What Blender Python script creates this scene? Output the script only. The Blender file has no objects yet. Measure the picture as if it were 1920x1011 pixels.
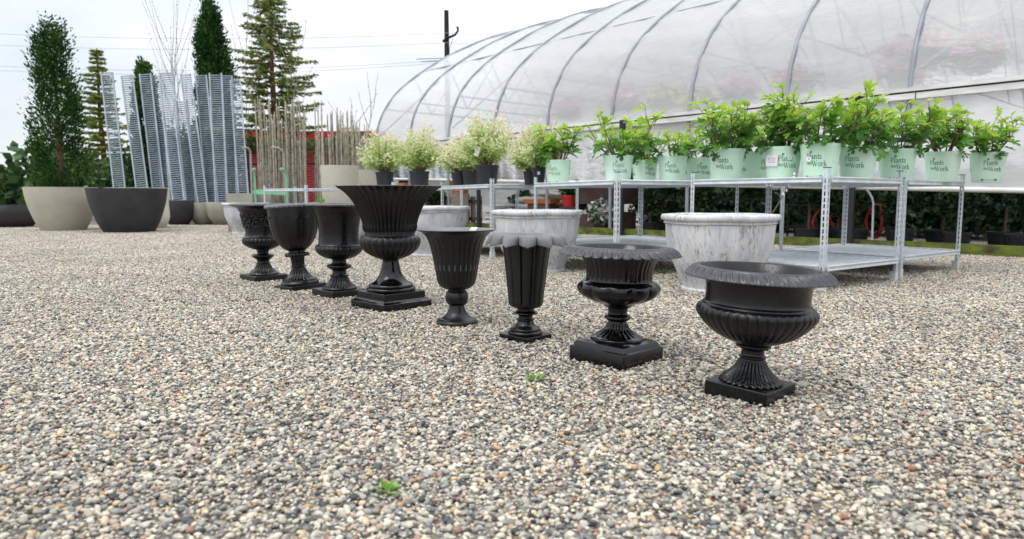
import bpy, math, random
import numpy as np
from mathutils import Vector, Matrix
R = math.radians
S = bpy.context.scene
COL = S.collection
TAU = 2 * math.pi

# ------------------------------------------------------------------ camera, sky, sun, exposure
FPX, CX, CY, HZ, CH = 1300.0, 960.0, 505.5, 371.0, 0.75      # photo focal length and horizon in photo pixels, camera height in m
TH = math.atan((CY - HZ) / FPX)
cam_d = bpy.data.cameras.new("camera")
cam = bpy.data.objects.new("camera", cam_d)
COL.objects.link(cam)
cam.location = (0, 0, CH)
cam.rotation_euler = (R(90) - TH, 0, 0)
cam_d.sensor_width = 36.0
cam_d.lens = 36.0 * FPX / 1920.0
cam_d.clip_start, cam_d.clip_end = 0.05, 1500
cam_d.dof.use_dof = True
cam_d.dof.focus_distance = 3.9
cam_d.dof.aperture_fstop = 3.2
S.camera = cam

SUN_EL, SUN_AZ = R(58), R(-130)       # azimuth from +Y towards +X: behind the camera on the left
w = bpy.data.worlds.new("World")
S.world = w
w.use_nodes = True
nt = w.node_tree
nt.nodes.clear()
wo = nt.nodes.new("ShaderNodeOutputWorld")
sky = nt.nodes.new("ShaderNodeTexSky")
sky.sky_type = 'NISHITA'
sky.sun_disc = False
sky.sun_elevation = SUN_EL
sky.sun_rotation = SUN_AZ
b1 = nt.nodes.new("ShaderNodeBackground")
b1.inputs[1].default_value = 0.12
nt.links.new(sky.outputs[0], b1.inputs[0])
b2 = nt.nodes.new("ShaderNodeBackground")       # the cloud layer
b2.inputs[0].default_value = (0.93, 0.965, 1.0, 1)
tc = nt.nodes.new("ShaderNodeTexCoord")
mp = nt.nodes.new("ShaderNodeMapping")
mp.inputs['Scale'].default_value = (1, 1, 2.6)
nz = nt.nodes.new("ShaderNodeTexNoise")
nz.inputs['Scale'].default_value = 2.3
nz.inputs['Detail'].default_value = 5
rp = nt.nodes.new("ShaderNodeMapRange")
rp.inputs[1].default_value, rp.inputs[2].default_value = 0.40, 0.58
rp.inputs[3].default_value, rp.inputs[4].default_value = 0.60, 1.0
mx = nt.nodes.new("ShaderNodeMixShader")
nt.links.new(tc.outputs['Generated'], mp.inputs[0])
nt.links.new(mp.outputs[0], nz.inputs['Vector'])
nt.links.new(nz.outputs[0], rp.inputs[0])
nt.links.new(rp.outputs[0], mx.inputs[0])
nt.links.new(b1.outputs[0], mx.inputs[1])
nt.links.new(b2.outputs[0], mx.inputs[2])
# an overcast sky is brighter overhead than at the horizon
sxyz = nt.nodes.new("ShaderNodeSeparateXYZ")
zen = nt.nodes.new("ShaderNodeMapRange")
zen.inputs[1].default_value, zen.inputs[2].default_value = 0.12, 0.85
zen.inputs[3].default_value, zen.inputs[4].default_value = 0.77, 1.72
nt.links.new(tc.outputs['Generated'], sxyz.inputs[0])
nt.links.new(sxyz.outputs['Z'], zen.inputs[0])
nt.links.new(zen.outputs[0], b2.inputs[1])
nt.links.new(mx.outputs[0], wo.inputs[0])

sl = bpy.data.lights.new("sun", 'SUN')
sl.energy = 1.0
sl.angle = R(28)
sl.color = (1.0, 0.96, 0.9)
so = bpy.data.objects.new("sun", sl)
COL.objects.link(so)
sd = Vector((math.sin(SUN_AZ) * math.cos(SUN_EL), math.cos(SUN_AZ) * math.cos(SUN_EL), math.sin(SUN_EL)))
so.rotation_euler = sd.to_track_quat('Z', 'Y').to_euler()
so.location = sd * 50

S.view_settings.view_transform = 'Standard'
S.view_settings.look = 'None'
S.view_settings.exposure = 0.40
S.view_settings.gamma = 1.0
S.cycles.transparent_max_bounces = 24
S.cycles.max_bounces = 14
S.cycles.diffuse_bounces = 8
S.cycles.sample_clamp_indirect = 6


def ground(px, py):
    """the ground point seen at a photo pixel"""
    t = math.tan(TH)
    Y = FPX * CH * (1 + t * t) / (py - HZ) - CH * t
    zc = Y * math.cos(TH) + CH * math.sin(TH)
    return Vector(((px - CX) / FPX * zc, Y, 0))


def at(px, Y, z=0.0):
    zc = Y * math.cos(TH) - (z - CH) * math.sin(TH)
    return Vector(((px - CX) / FPX * zc, Y, z))


def zat(py, Y):
    """height of the point seen at photo row py at distance Y"""
    k = (CY - py) / FPX
    t = math.tan(TH)
    return CH + Y * (k - t) / (1 + k * t)


# ------------------------------------------------------------------ mesh helpers
def link_mesh(name, me, mat, parent=None, smooth=None):
    if mat is not None:
        for m in (mat if isinstance(mat, (list, tuple)) else [mat]):
            me.materials.append(m)
    if smooth is not None:
        me.shade_smooth()
        if smooth < 179:
            me.set_sharp_from_angle(angle=R(smooth))
    o = bpy.data.objects.new(name, me)
    COL.objects.link(o)
    if parent is not None:
        o.parent = parent
    return o


def np_mesh(name, V, F):
    """V (n,3), F (m,k) with k constant"""
    me = bpy.data.meshes.new(name)
    V = np.asarray(V, dtype=np.float32)
    F = np.asarray(F, dtype=np.int32)
    me.vertices.add(len(V))
    me.vertices.foreach_set("co", V.ravel())
    k = F.shape[1]
    me.loops.add(F.size)
    me.loops.foreach_set("vertex_index", F.ravel())
    me.polygons.add(len(F))
    me.polygons.foreach_set("loop_start", np.arange(len(F), dtype=np.int32) * k)
    me.polygons.foreach_set("loop_total", np.full(len(F), k, dtype=np.int32))
    me.update(calc_edges=True)
    me.validate()
    return me


class MB:
    """collects shapes, built as one mesh"""

    def __init__(self):
        self.v, self.f, self.mi, self.cur = [], [], [], 0

    def add(self, vs, fs):
        b = len(self.v)
        self.v.extend([tuple(p) for p in vs])
        for f in fs:
            self.f.append(tuple(i + b for i in f))
            self.mi.append(self.cur)
        return self

    def box(self, x0, x1, y0, y1, z0, z1, M=None):
        vs = [Vector(p) for p in ((x0, y0, z0), (x1, y0, z0), (x1, y1, z0), (x0, y1, z0), (x0, y0, z1), (x1, y0, z1), (x1, y1, z1), (x0, y1, z1))]
        if M is not None:
            vs = [M @ p for p in vs]
        return self.add(vs, ((0, 3, 2, 1), (4, 5, 6, 7), (0, 1, 5, 4), (1, 2, 6, 5), (2, 3, 7, 6), (3, 0, 4, 7)))

    def tube(self, path, rad, n=8, cap=True):
        path = [Vector(p) for p in path]
        m = len(path)
        rs = rad if isinstance(rad, (list, tuple)) else [rad] * m
        vs, fs = [], []
        up = None
        for i, p in enumerate(path):
            d = (path[min(i + 1, m - 1)] - path[max(i - 1, 0)])
            d = d.normalized() if d.length > 1e-9 else Vector((0, 0, 1))
            if up is None:
                up = Vector((1, 0, 0)) if abs(d.x) < 0.8 else Vector((0, 1, 0))
            a = d.cross(up)
            if a.length < 1e-6:
                a = d.orthogonal()
            a.normalize()
            b = a.cross(d).normalized()
            up = b
            for j in range(n):
                t = TAU * j / n
                vs.append(p + (a * math.cos(t) + b * math.sin(t)) * rs[i])
        for i in range(m - 1):
            for j in range(n):
                k = (j + 1) % n
                fs.append((i * n + j, i * n + k, (i + 1) * n + k, (i + 1) * n + j))
        if cap:
            fs.append(tuple(range(n - 1, -1, -1)))
            fs.append(tuple((m - 1) * n + j for j in range(n)))
        return self.add(vs, [tuple(reversed(f)) for f in fs])

    def lathe(self, prof, n=48, c=(0, 0, 0)):
        vs, fs = [], []
        for (r, z) in prof:
            for j in range(n):
                t = TAU * j / n
                vs.append((c[0] + r * math.cos(t), c[1] + r * math.sin(t), c[2] + z))
        for i in range(len(prof) - 1):
            for j in range(n):
                k = (j + 1) % n
                fs.append((i * n + j, i * n + k, (i + 1) * n + k, (i + 1) * n + j))
        return self.add(vs, fs)

    def blob(self, c, r, sq=(1, 1, 1), n=8, m=5):
        vs, fs = [], []
        for i in range(m + 1):
            ph = math.pi * i / m
            for j in range(n):
                t = TAU * j / n
                vs.append((c[0] + r * sq[0] * math.sin(ph) * math.cos(t), c[1] + r * sq[1] * math.sin(ph) * math.sin(t), c[2] - r * sq[2] * math.cos(ph)))
        for i in range(m):
            for j in range(n):
                k = (j + 1) % n
                fs.append((i * n + j, i * n + k, (i + 1) * n + k, (i + 1) * n + j))
        return self.add(vs, fs)

    def build(self, name, mat, parent=None, smooth=None, loc=None):
        me = bpy.data.meshes.new(name)
        me.from_pydata(self.v, [], self.f)
        if self.cur or any(self.mi):
            me.polygons.foreach_set("material_index", self.mi)
        me.update()
        o = link_mesh(name, me, mat, parent, smooth)
        if loc is not None:
            o.location = loc
        return o


def tag(o, label=None, cat=None, group=None, kind=None):
    if label:
        o["label"] = label
    if cat:
        o["category"] = cat
    if group:
        o["group"] = group
    if kind:
        o["kind"] = kind
    return o


def thing(name, label, cat, loc=(0, 0, 0), rz=0.0, group=None):
    o = bpy.data.objects.new(name, None)
    o.empty_display_size = 0.1
    COL.objects.link(o)
    o.location = loc
    o.rotation_euler = (0, 0, rz)
    return tag(o, label, cat, group)


def smooth_prof(pts, sub=5):
    """Catmull-Rom through the points; a repeated point makes a corner"""
    segs, cur = [], [pts[0]]
    for p in pts[1:]:
        if p == cur[-1]:
            if len(cur) > 1:
                segs.append(cur)
            cur = [p]
        else:
            cur.append(p)
    segs.append(cur)
    out = []
    for s in segs:
        n = len(s)
        for i in range(n - 1):
            p0, p1, p2, p3 = s[max(i - 1, 0)], s[i], s[i + 1], s[min(i + 2, n - 1)]
            for k in range(sub):
                t = k / sub
                out.append(tuple(0.5 * (2 * p1[d] + (p2[d] - p0[d]) * t + (2 * p0[d] - 5 * p1[d] + 4 * p2[d] - p3[d]) * t * t + (3 * p1[d] - p0[d] - 3 * p2[d] + p3[d]) * t ** 3) for d in (0, 1)))
        out.append(s[-1])
    return out


def lathe_obj(name, prof, n, mat, parent, mod=None, smooth=50, sub=5, raw=False, bottom_fan=False):
    """turned surface whose radius and height may be modulated round the axis"""
    P = np.array(prof if raw else smooth_prof(prof, sub))
    th = np.arange(n) * TAU / n
    r = np.repeat(P[:, 0:1], n, 1)
    z = np.repeat(P[:, 1:2], n, 1)
    T = np.repeat(th[None, :], len(P), 0)
    if mod is not None:
        t = np.linspace(0, 1, len(P))[:, None]
        r, z = mod(T, t, r, z)
    V = np.stack([r * np.cos(T), r * np.sin(T), z], -1).reshape(-1, 3)
    m = len(P)
    i = np.arange(m - 1)[:, None]
    j = np.arange(n)[None, :]
    k = (j + 1) % n
    F = np.stack([i * n + j, i * n + k, (i + 1) * n + k, (i + 1) * n + j], -1).reshape(-1, 4)
    me = np_mesh(name, V, F)
    return link_mesh(name, me, mat, parent, smooth)


def smoothstep(a, b, x):
    t = np.clip((x - a) / (b - a), 0, 1)
    return t * t * (3 - 2 * t)


def cards(name, C, A, B, mat, parent=None, tint=None, fold=0.0):
    """leaf-shaped quads: centre C, half axis A (length), half axis B (width); tint is one value per leaf"""
    C, A, B = (np.asarray(x, dtype=np.float32) for x in (C, A, B))
    N = np.cross(A, B)
    N /= (np.linalg.norm(N, axis=1, keepdims=True) + 1e-9)
    wv = np.linalg.norm(B, axis=1, keepdims=True)
    V = np.stack([C - A, C + B - A * 0.1 + N * wv * fold, C + A, C - B - A * 0.1 + N * wv * fold], 1).reshape(-1, 3)
    b = np.arange(len(C))[:, None] * 4
    F = np.concatenate([b + np.array([[0, 1, 2]]), b + np.array([[0, 2, 3]])], 1).reshape(-1, 3)
    me = np_mesh(name, V, F)
    if tint is not None:
        at_ = me.attributes.new("tint", 'FLOAT', 'POINT')
        at_.data.foreach_set("value", np.repeat(np.asarray(tint, dtype=np.float32), 4))
    return link_mesh(name, me, mat, parent)


# ------------------------------------------------------------------ materials
def new_mat(name):
    m = bpy.data.materials.new(name)
    m.use_nodes = True
    t = m.node_tree
    b = t.nodes["Principled BSDF"]
    return m, t, b


def nod(t, typ, **kw):
    n = t.nodes.new(typ)
    for k, v in kw.items():
        if hasattr(n, k) and not k[0].isupper():
            setattr(n, k, v)
        else:
            n.inputs[k].default_value = v
    return n


def ramp(t, stops, interp='LINEAR'):
    n = t.nodes.new("ShaderNodeValToRGB")
    e = n.color_ramp
    e.interpolation = interp
    while len(e.elements) < len(stops):
        e.elements.new(0.5)
    for el, (p, c) in zip(e.elements, stops):
        el.position = p
        el.color = (c[0], c[1], c[2], 1)
    return n


def noise(t, scale, detail=4, vec=None, rough=0.55, stretch=None):
    n = nod(t, "ShaderNodeTexNoise", Scale=scale, Detail=detail, Roughness=rough)
    tcn = t.nodes.new("ShaderNodeTexCoord")
    src = tcn.outputs['Object']
    if stretch:
        mpn = t.nodes.new("ShaderNodeMapping")
        mpn.inputs['Scale'].default_value = stretch
        t.links.new(src, mpn.inputs[0])
        src = mpn.outputs[0]
    t.links.new(src, n.inputs['Vector'])
    return n


def bump(t, b, src, strength=0.3, dist=0.01):
    n = nod(t, "ShaderNodeBump", Strength=strength, Distance=dist)
    t.links.new(src, n.inputs['Height'])
    t.links.new(n.outputs[0], b.inputs['Normal'])
    return n


def mat_basic(name, col, rough=0.5, metal=0.0, var=0.15, scale=6.0, bmp=0.0, bscale=60.0, rvar=0.0, stretch=None):
    m, t, b = new_mat(name)
    n = noise(t, scale, 5, stretch=stretch)
    lo = tuple(max(0, c * (1 - var)) for c in col)
    hi = tuple(min(1, c * (1 + var)) for c in col)
    r = ramp(t, [(0.3, lo), (0.7, hi)])
    t.links.new(n.outputs[0], r.inputs[0])
    t.links.new(r.outputs[0], b.inputs['Base Color'])
    b.inputs['Roughness'].default_value = rough
    b.inputs['Metallic'].default_value = metal
    if rvar:
        mr = nod(t, "ShaderNodeMapRange")
        mr.inputs[3].default_value, mr.inputs[4].default_value = rough - rvar, rough + rvar
        t.links.new(n.outputs[0], mr.inputs[0])
        t.links.new(mr.outputs[0], b.inputs['Roughness'])
    if bmp:
        n2 = noise(t, bscale, 4)
        bump(t, b, n2.outputs[0], bmp, 0.004)
    return m


def mat_black(name, rough, col=(0.011, 0.0115, 0.0125), bstr=0.25, drops=True, spec=0.45):
    """cast black paint, damp, with fine drops of rain"""
    m, t, b = new_mat(name)
    n = noise(t, 9, 6)
    r = ramp(t, [(0.3, tuple(c * 0.75 for c in col)), (0.75, tuple(c * 1.7 for c in col))])
    t.links.new(n.outputs[0], r.inputs[0])
    t.links.new(r.outputs[0], b.inputs['Base Color'])
    mr = nod(t, "ShaderNodeMapRange")
    mr.inputs[1].default_value, mr.inputs[2].default_value = 0.3, 0.7
    mr.inputs[3].default_value, mr.inputs[4].default_value = rough * 0.75, rough * 1.3
    t.links.new(n.outputs[0], mr.inputs[0])
    t.links.new(mr.outputs[0], b.inputs['Roughness'])
    n2 = noise(t, 70, 5)
    b.inputs['Specular IOR Level'].default_value = spec
    bm = nod(t, "ShaderNodeBump", Strength=bstr, Distance=0.003)
    t.links.new(n2.outputs[0], bm.inputs['Height'])
    if drops:
        tcn = t.nodes.new("ShaderNodeTexCoord")
        vo = nod(t, "ShaderNodeTexVoronoi", Scale=75.0)
        t.links.new(tcn.outputs['Object'], vo.inputs['Vector'])
        rr = ramp(t, [(0.0, (1, 1, 1)), (0.16, (0.6, 0.6, 0.6)), (0.22, (0, 0, 0))])
        t.links.new(vo.outputs['Distance'], rr.inputs[0])
        bd = nod(t, "ShaderNodeBump", Strength=0.55, Distance=0.002)
        t.links.new(rr.outputs[0], bd.inputs['Height'])
        t.links.new(bm.outputs[0], bd.inputs['Normal'])
        t.links.new(bd.outputs[0], b.inputs['Normal'])
    else:
        t.links.new(bm.outputs[0], b.inputs['Normal'])
    return m


def mat_leaf(name, stops, rough=0.45, trans=0.35, spec=0.4):
    m, t, b = new_mat(name)
    a = nod(t, "ShaderNodeAttribute", attribute_name="tint")
    r = ramp(t, stops)
    t.links.new(a.outputs['Fac'], r.inputs[0])
    t.links.new(r.outputs[0], b.inputs['Base Color'])
    b.inputs['Roughness'].default_value = rough
    b.inputs['Specular IOR Level'].default_value = spec
    tr = t.nodes.new("ShaderNodeBsdfTranslucent")
    t.links.new(r.outputs[0], tr.inputs[0])
    mxs = t.nodes.new("ShaderNodeMixShader")
    mxs.inputs[0].default_value = trans
    out = t.nodes["Material Output"]
    t.links.new(b.outputs[0], mxs.inputs[1])
    t.links.new(tr.outputs[0], mxs.inputs[2])
    t.links.new(mxs.outputs[0], out.inputs[0])
    return m


M = {}
M['urn'] = mat_black("black_satin_paint", 0.27, (0.0022, 0.0024, 0.0028))
M['urn_gloss'] = mat_black("black_wet_paint", 0.13, (0.0018, 0.0019, 0.0021), bstr=0.10)
M['urn_dull'] = mat_black("black_dull_paint", 0.33, (0.0026, 0.0028, 0.0032), 0.35)
M['urn_grey'] = mat_black("black_greyer_rim_paint", 0.34, (0.028, 0.030, 0.034), 0.3, spec=0.6)  # a little greyer than the paint of the urn bodies
M['collar_grey'] = mat_black("dusty_grey_sky_sheen_paint", 0.5, (0.125, 0.127, 0.134), 0.5)  # dusty grey that also stands in for sky reflected on rims and lip
M['black_pot'] = mat_basic("black_nursery_plastic", (0.016, 0.019, 0.023), 0.5, var=0.35, scale=10, bmp=0.2)
M['galv'] = mat_basic("galvanised_steel", (0.60, 0.64, 0.67), 0.42, 0.2, 0.12, 14, bmp=0.05, bscale=30, rvar=0.1)
M['galv_white'] = mat_basic("zinc_painted_steel", (0.60, 0.64, 0.68), 0.5, 0.15, 0.12, 9, rvar=0.08)
M['foot'] = mat_basic("pale_plastic_foot", (0.62, 0.63, 0.64), 0.6, var=0.1)
M['trellis'] = mat_basic("galvanised_trellis", (0.40, 0.46, 0.53), 0.5, 0.35, 0.2, 3)
M['rung'] = mat_basic("dull_zinc_rungs", (0.27, 0.32, 0.37), 0.6, 0.2, 0.3, 3)
M['mint'] = mat_basic("mint_green_plastic", (0.55, 0.76, 0.59), 0.42, var=0.06, scale=5, bmp=0.04, bscale=12)
def scuff():
    m = M['mint']
    t = m.node_tree
    b = t.nodes["Principled BSDF"]
    src = b.inputs['Base Color'].links[0].from_socket
    n = noise(t, 22, 7, rough=0.75)
    tcn = t.nodes.new("ShaderNodeTexCoord")
    oi = t.nodes.new("ShaderNodeObjectInfo")
    ad = nod(t, "ShaderNodeVectorMath", operation='ADD')
    t.links.new(tcn.outputs['Object'], ad.inputs[0])
    t.links.new(oi.outputs['Random'], ad.inputs[1])
    t.links.new(ad.outputs[0], n.inputs['Vector'])
    r = ramp(t, [(0.56, (0, 0, 0)), (0.74, (0.5, 0.5, 0.5))])
    t.links.new(n.outputs[0], r.inputs[0])
    mxx = nod(t, "ShaderNodeMix", data_type='RGBA')
    t.links.new(r.outputs[0], mxx.inputs[0])
    t.links.new(src, mxx.inputs[6])
    mxx.inputs[7].default_value = (0.33, 0.38, 0.28, 1)
    hs = t.nodes.new("ShaderNodeHueSaturation")
    mr = nod(t, "ShaderNodeMapRange")
    mr.inputs[3].default_value, mr.inputs[4].default_value = 0.72, 1.02
    t.links.new(oi.outputs['Random'], mr.inputs[0])
    t.links.new(mr.outputs[0], hs.inputs['Saturation'])
    t.links.new(mxx.outputs[2], hs.inputs['Color'])
    t.links.new(hs.outputs[0], b.inputs['Base Color'])


scuff()
M['mint_ink'] = mat_basic("dark_green_ink", (0.035, 0.16, 0.10), 0.6, var=0.3, scale=20)
M['pale_ink'] = mat_basic("faded_green_ink", (0.15, 0.30, 0.22), 0.6, var=0.3, scale=20)
M['soil'] = mat_basic("potting_soil", (0.035, 0.024, 0.016), 0.95, var=0.5, scale=40, bmp=0.8)
M['paper'] = mat_basic("pale_pink_paper", (0.78, 0.68, 0.76), 0.8, var=0.05)
M['white_label'] = mat_basic("white_label_paper", (0.82, 0.82, 0.83), 0.7, var=0.04)
M['pen'] = mat_basic("grey_pen", (0.30, 0.27, 0.33), 0.8, var=0.2)
M['bark'] = mat_basic("twig_bark", (0.13, 0.085, 0.055), 0.8, var=0.4, scale=30)
M['willow_bark'] = mat_basic("willow_bark", (0.25, 0.19, 0.11), 0.8, var=0.3, scale=30)
M['trunk'] = mat_basic("conifer_bark", (0.16, 0.085, 0.05), 0.9, var=0.4, scale=8, bmp=0.6, bscale=20)
M['grey_twig'] = mat_basic("grey_twig", (0.26, 0.24, 0.21), 0.9, var=0.3, scale=6)
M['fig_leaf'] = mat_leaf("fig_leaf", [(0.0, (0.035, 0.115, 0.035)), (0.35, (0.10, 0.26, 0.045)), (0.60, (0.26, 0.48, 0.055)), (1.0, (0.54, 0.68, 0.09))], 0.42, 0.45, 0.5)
M['willow_leaf'] = mat_leaf("willow_leaf", [(0.0, (0.13, 0.27, 0.035)), (0.28, (0.36, 0.55, 0.10)), (0.50, (0.66, 0.76, 0.30)), (0.76, (0.90, 0.88, 0.66)), (0.88, (0.90, 0.78, 0.66)), (1.0, (0.86, 0.52, 0.46))], 0.5, 0.45, 0.3)
M['arbor_leaf'] = mat_leaf("arborvitae_leaf", [(0.0, (0.012, 0.045, 0.012)), (0.5, (0.035, 0.11, 0.018)), (1.0, (0.13, 0.22, 0.035))], 0.6, 0.15, 0.2)
M['spruce_leaf'] = mat_leaf("spruce_needles", [(0.0, (0.05, 0.10, 0.028)), (0.5, (0.15, 0.22, 0.05)), (1.0, (0.37, 0.40, 0.10))], 0.6, 0.25, 0.2)
M['bush_leaf'] = mat_leaf("shrub_leaf", [(0.0, (0.015, 0.040, 0.014)), (0.5, (0.05, 0.12, 0.03)), (1.0, (0.16, 0.26, 0.05))], 0.5, 0.25, 0.3)
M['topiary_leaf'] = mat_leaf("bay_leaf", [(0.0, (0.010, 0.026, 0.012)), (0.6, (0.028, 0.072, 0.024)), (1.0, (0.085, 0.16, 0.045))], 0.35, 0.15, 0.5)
M['flower_leaf'] = mat_leaf("basket_flowers", [(0.0, (0.03, 0.09, 0.03)), (0.55, (0.06, 0.16, 0.05)), (0.6, (0.66, 0.12, 0.32)), (1.0, (0.80, 0.36, 0.55))], 0.5, 0.3, 0.2)
M['yellow_leaf'] = mat_leaf("yellow_flowers", [(0.0, (0.03, 0.10, 0.03)), (0.6, (0.07, 0.2, 0.05)), (0.7, (0.8, 0.6, 0.05)), (1.0, (0.9, 0.75, 0.2))], 0.5, 0.3, 0.2)
M['white_flower'] = mat_leaf("white_flowers", [(0.0, (0.02, 0.06, 0.02)), (0.45, (0.05, 0.12, 0.04)), (0.55, (0.75, 0.73, 0.74)), (1.0, (0.85, 0.83, 0.84))], 0.5, 0.3, 0.2)
M['weed'] = mat_leaf("weed_leaf", [(0.0, (0.10, 0.26, 0.04)), (1.0, (0.32, 0.52, 0.10))], 0.5, 0.3, 0.3)
M['charcoal'] = mat_basic("charcoal_fibre_clay", (0.036, 0.034, 0.036), 0.75, var=0.3, scale=3, bmp=0.15)
M['beige'] = mat_basic("beige_fibre_clay", (0.33, 0.31, 0.255), 0.75, var=0.16, scale=3, bmp=0.1)
M['cream'] = mat_basic("cream_fibre_clay", (0.68, 0.65, 0.54), 0.7, var=0.06, scale=4)
M['cream_dark'] = mat_basic("sand_fibre_clay", (0.47, 0.44, 0.36), 0.7, var=0.07, scale=4)
M['bamboo'] = None
M['green_paint'] = mat_basic("mint_green_metal_paint", (0.20, 0.50, 0.30), 0.45, var=0.15, scale=8)
M['grey_metal'] = mat_basic("grey_metal_tube", (0.36, 0.37, 0.35), 0.45, 0.3, 0.15, 8)
M['rubber'] = mat_basic("black_rubber", (0.02, 0.02, 0.02), 0.8, var=0.2)
M['red_paint'] = mat_basic("red_wall_paint", (0.72, 0.03, 0.05), 0.6, var=0.15, scale=1.5)
M['red_plastic'] = mat_basic("red_hose", (0.62, 0.03, 0.03), 0.4, var=0.15, scale=9)
M['orange'] = mat_basic("terracotta_plastic", (0.55, 0.17, 0.05), 0.6, var=0.15, scale=9)
M['black_post'] = mat_basic("black_painted_post", (0.012, 0.014, 0.015), 0.6, var=0.3, scale=5)
M['roof_grey'] = mat_basic("grey_gutter", (0.20, 0.20, 0.20), 0.7, var=0.2, scale=3)
M['alu'] = mat_basic("weathered_white_aluminium", (0.66, 0.66, 0.64), 0.55, 0.1, 0.22, 2.5, stretch=(1, 1, 6))
M['dark_seal'] = mat_basic("dark_seal_strip", (0.05, 0.045, 0.04), 0.8, var=0.5, scale=4)
M['rib'] = mat_basic("galvanised_rib", (0.26, 0.28, 0.31), 0.5, 0.2, 0.18, 4)
M['pole_wood'] = mat_basic("creosoted_pole", (0.02, 0.016, 0.014), 0.9, var=0.3, scale=4)
M['wire'] = mat_basic("power_line", (0.45, 0.50, 0.58), 0.6, var=0.1)
M['bag'] = mat_basic("white_soil_bag", (0.62, 0.63, 0.64), 0.5, var=0.18, scale=9, bmp=0.5, bscale=14)
M['wood'] = mat_basic("weathered_wood", (0.22, 0.19, 0.16), 0.85, var=0.35, scale=6, bmp=0.4, stretch=(1, 1, 8))
M['brown_crate'] = mat_basic("brown_crate", (0.09, 0.05, 0.045), 0.8, var=0.3, scale=6)


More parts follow.
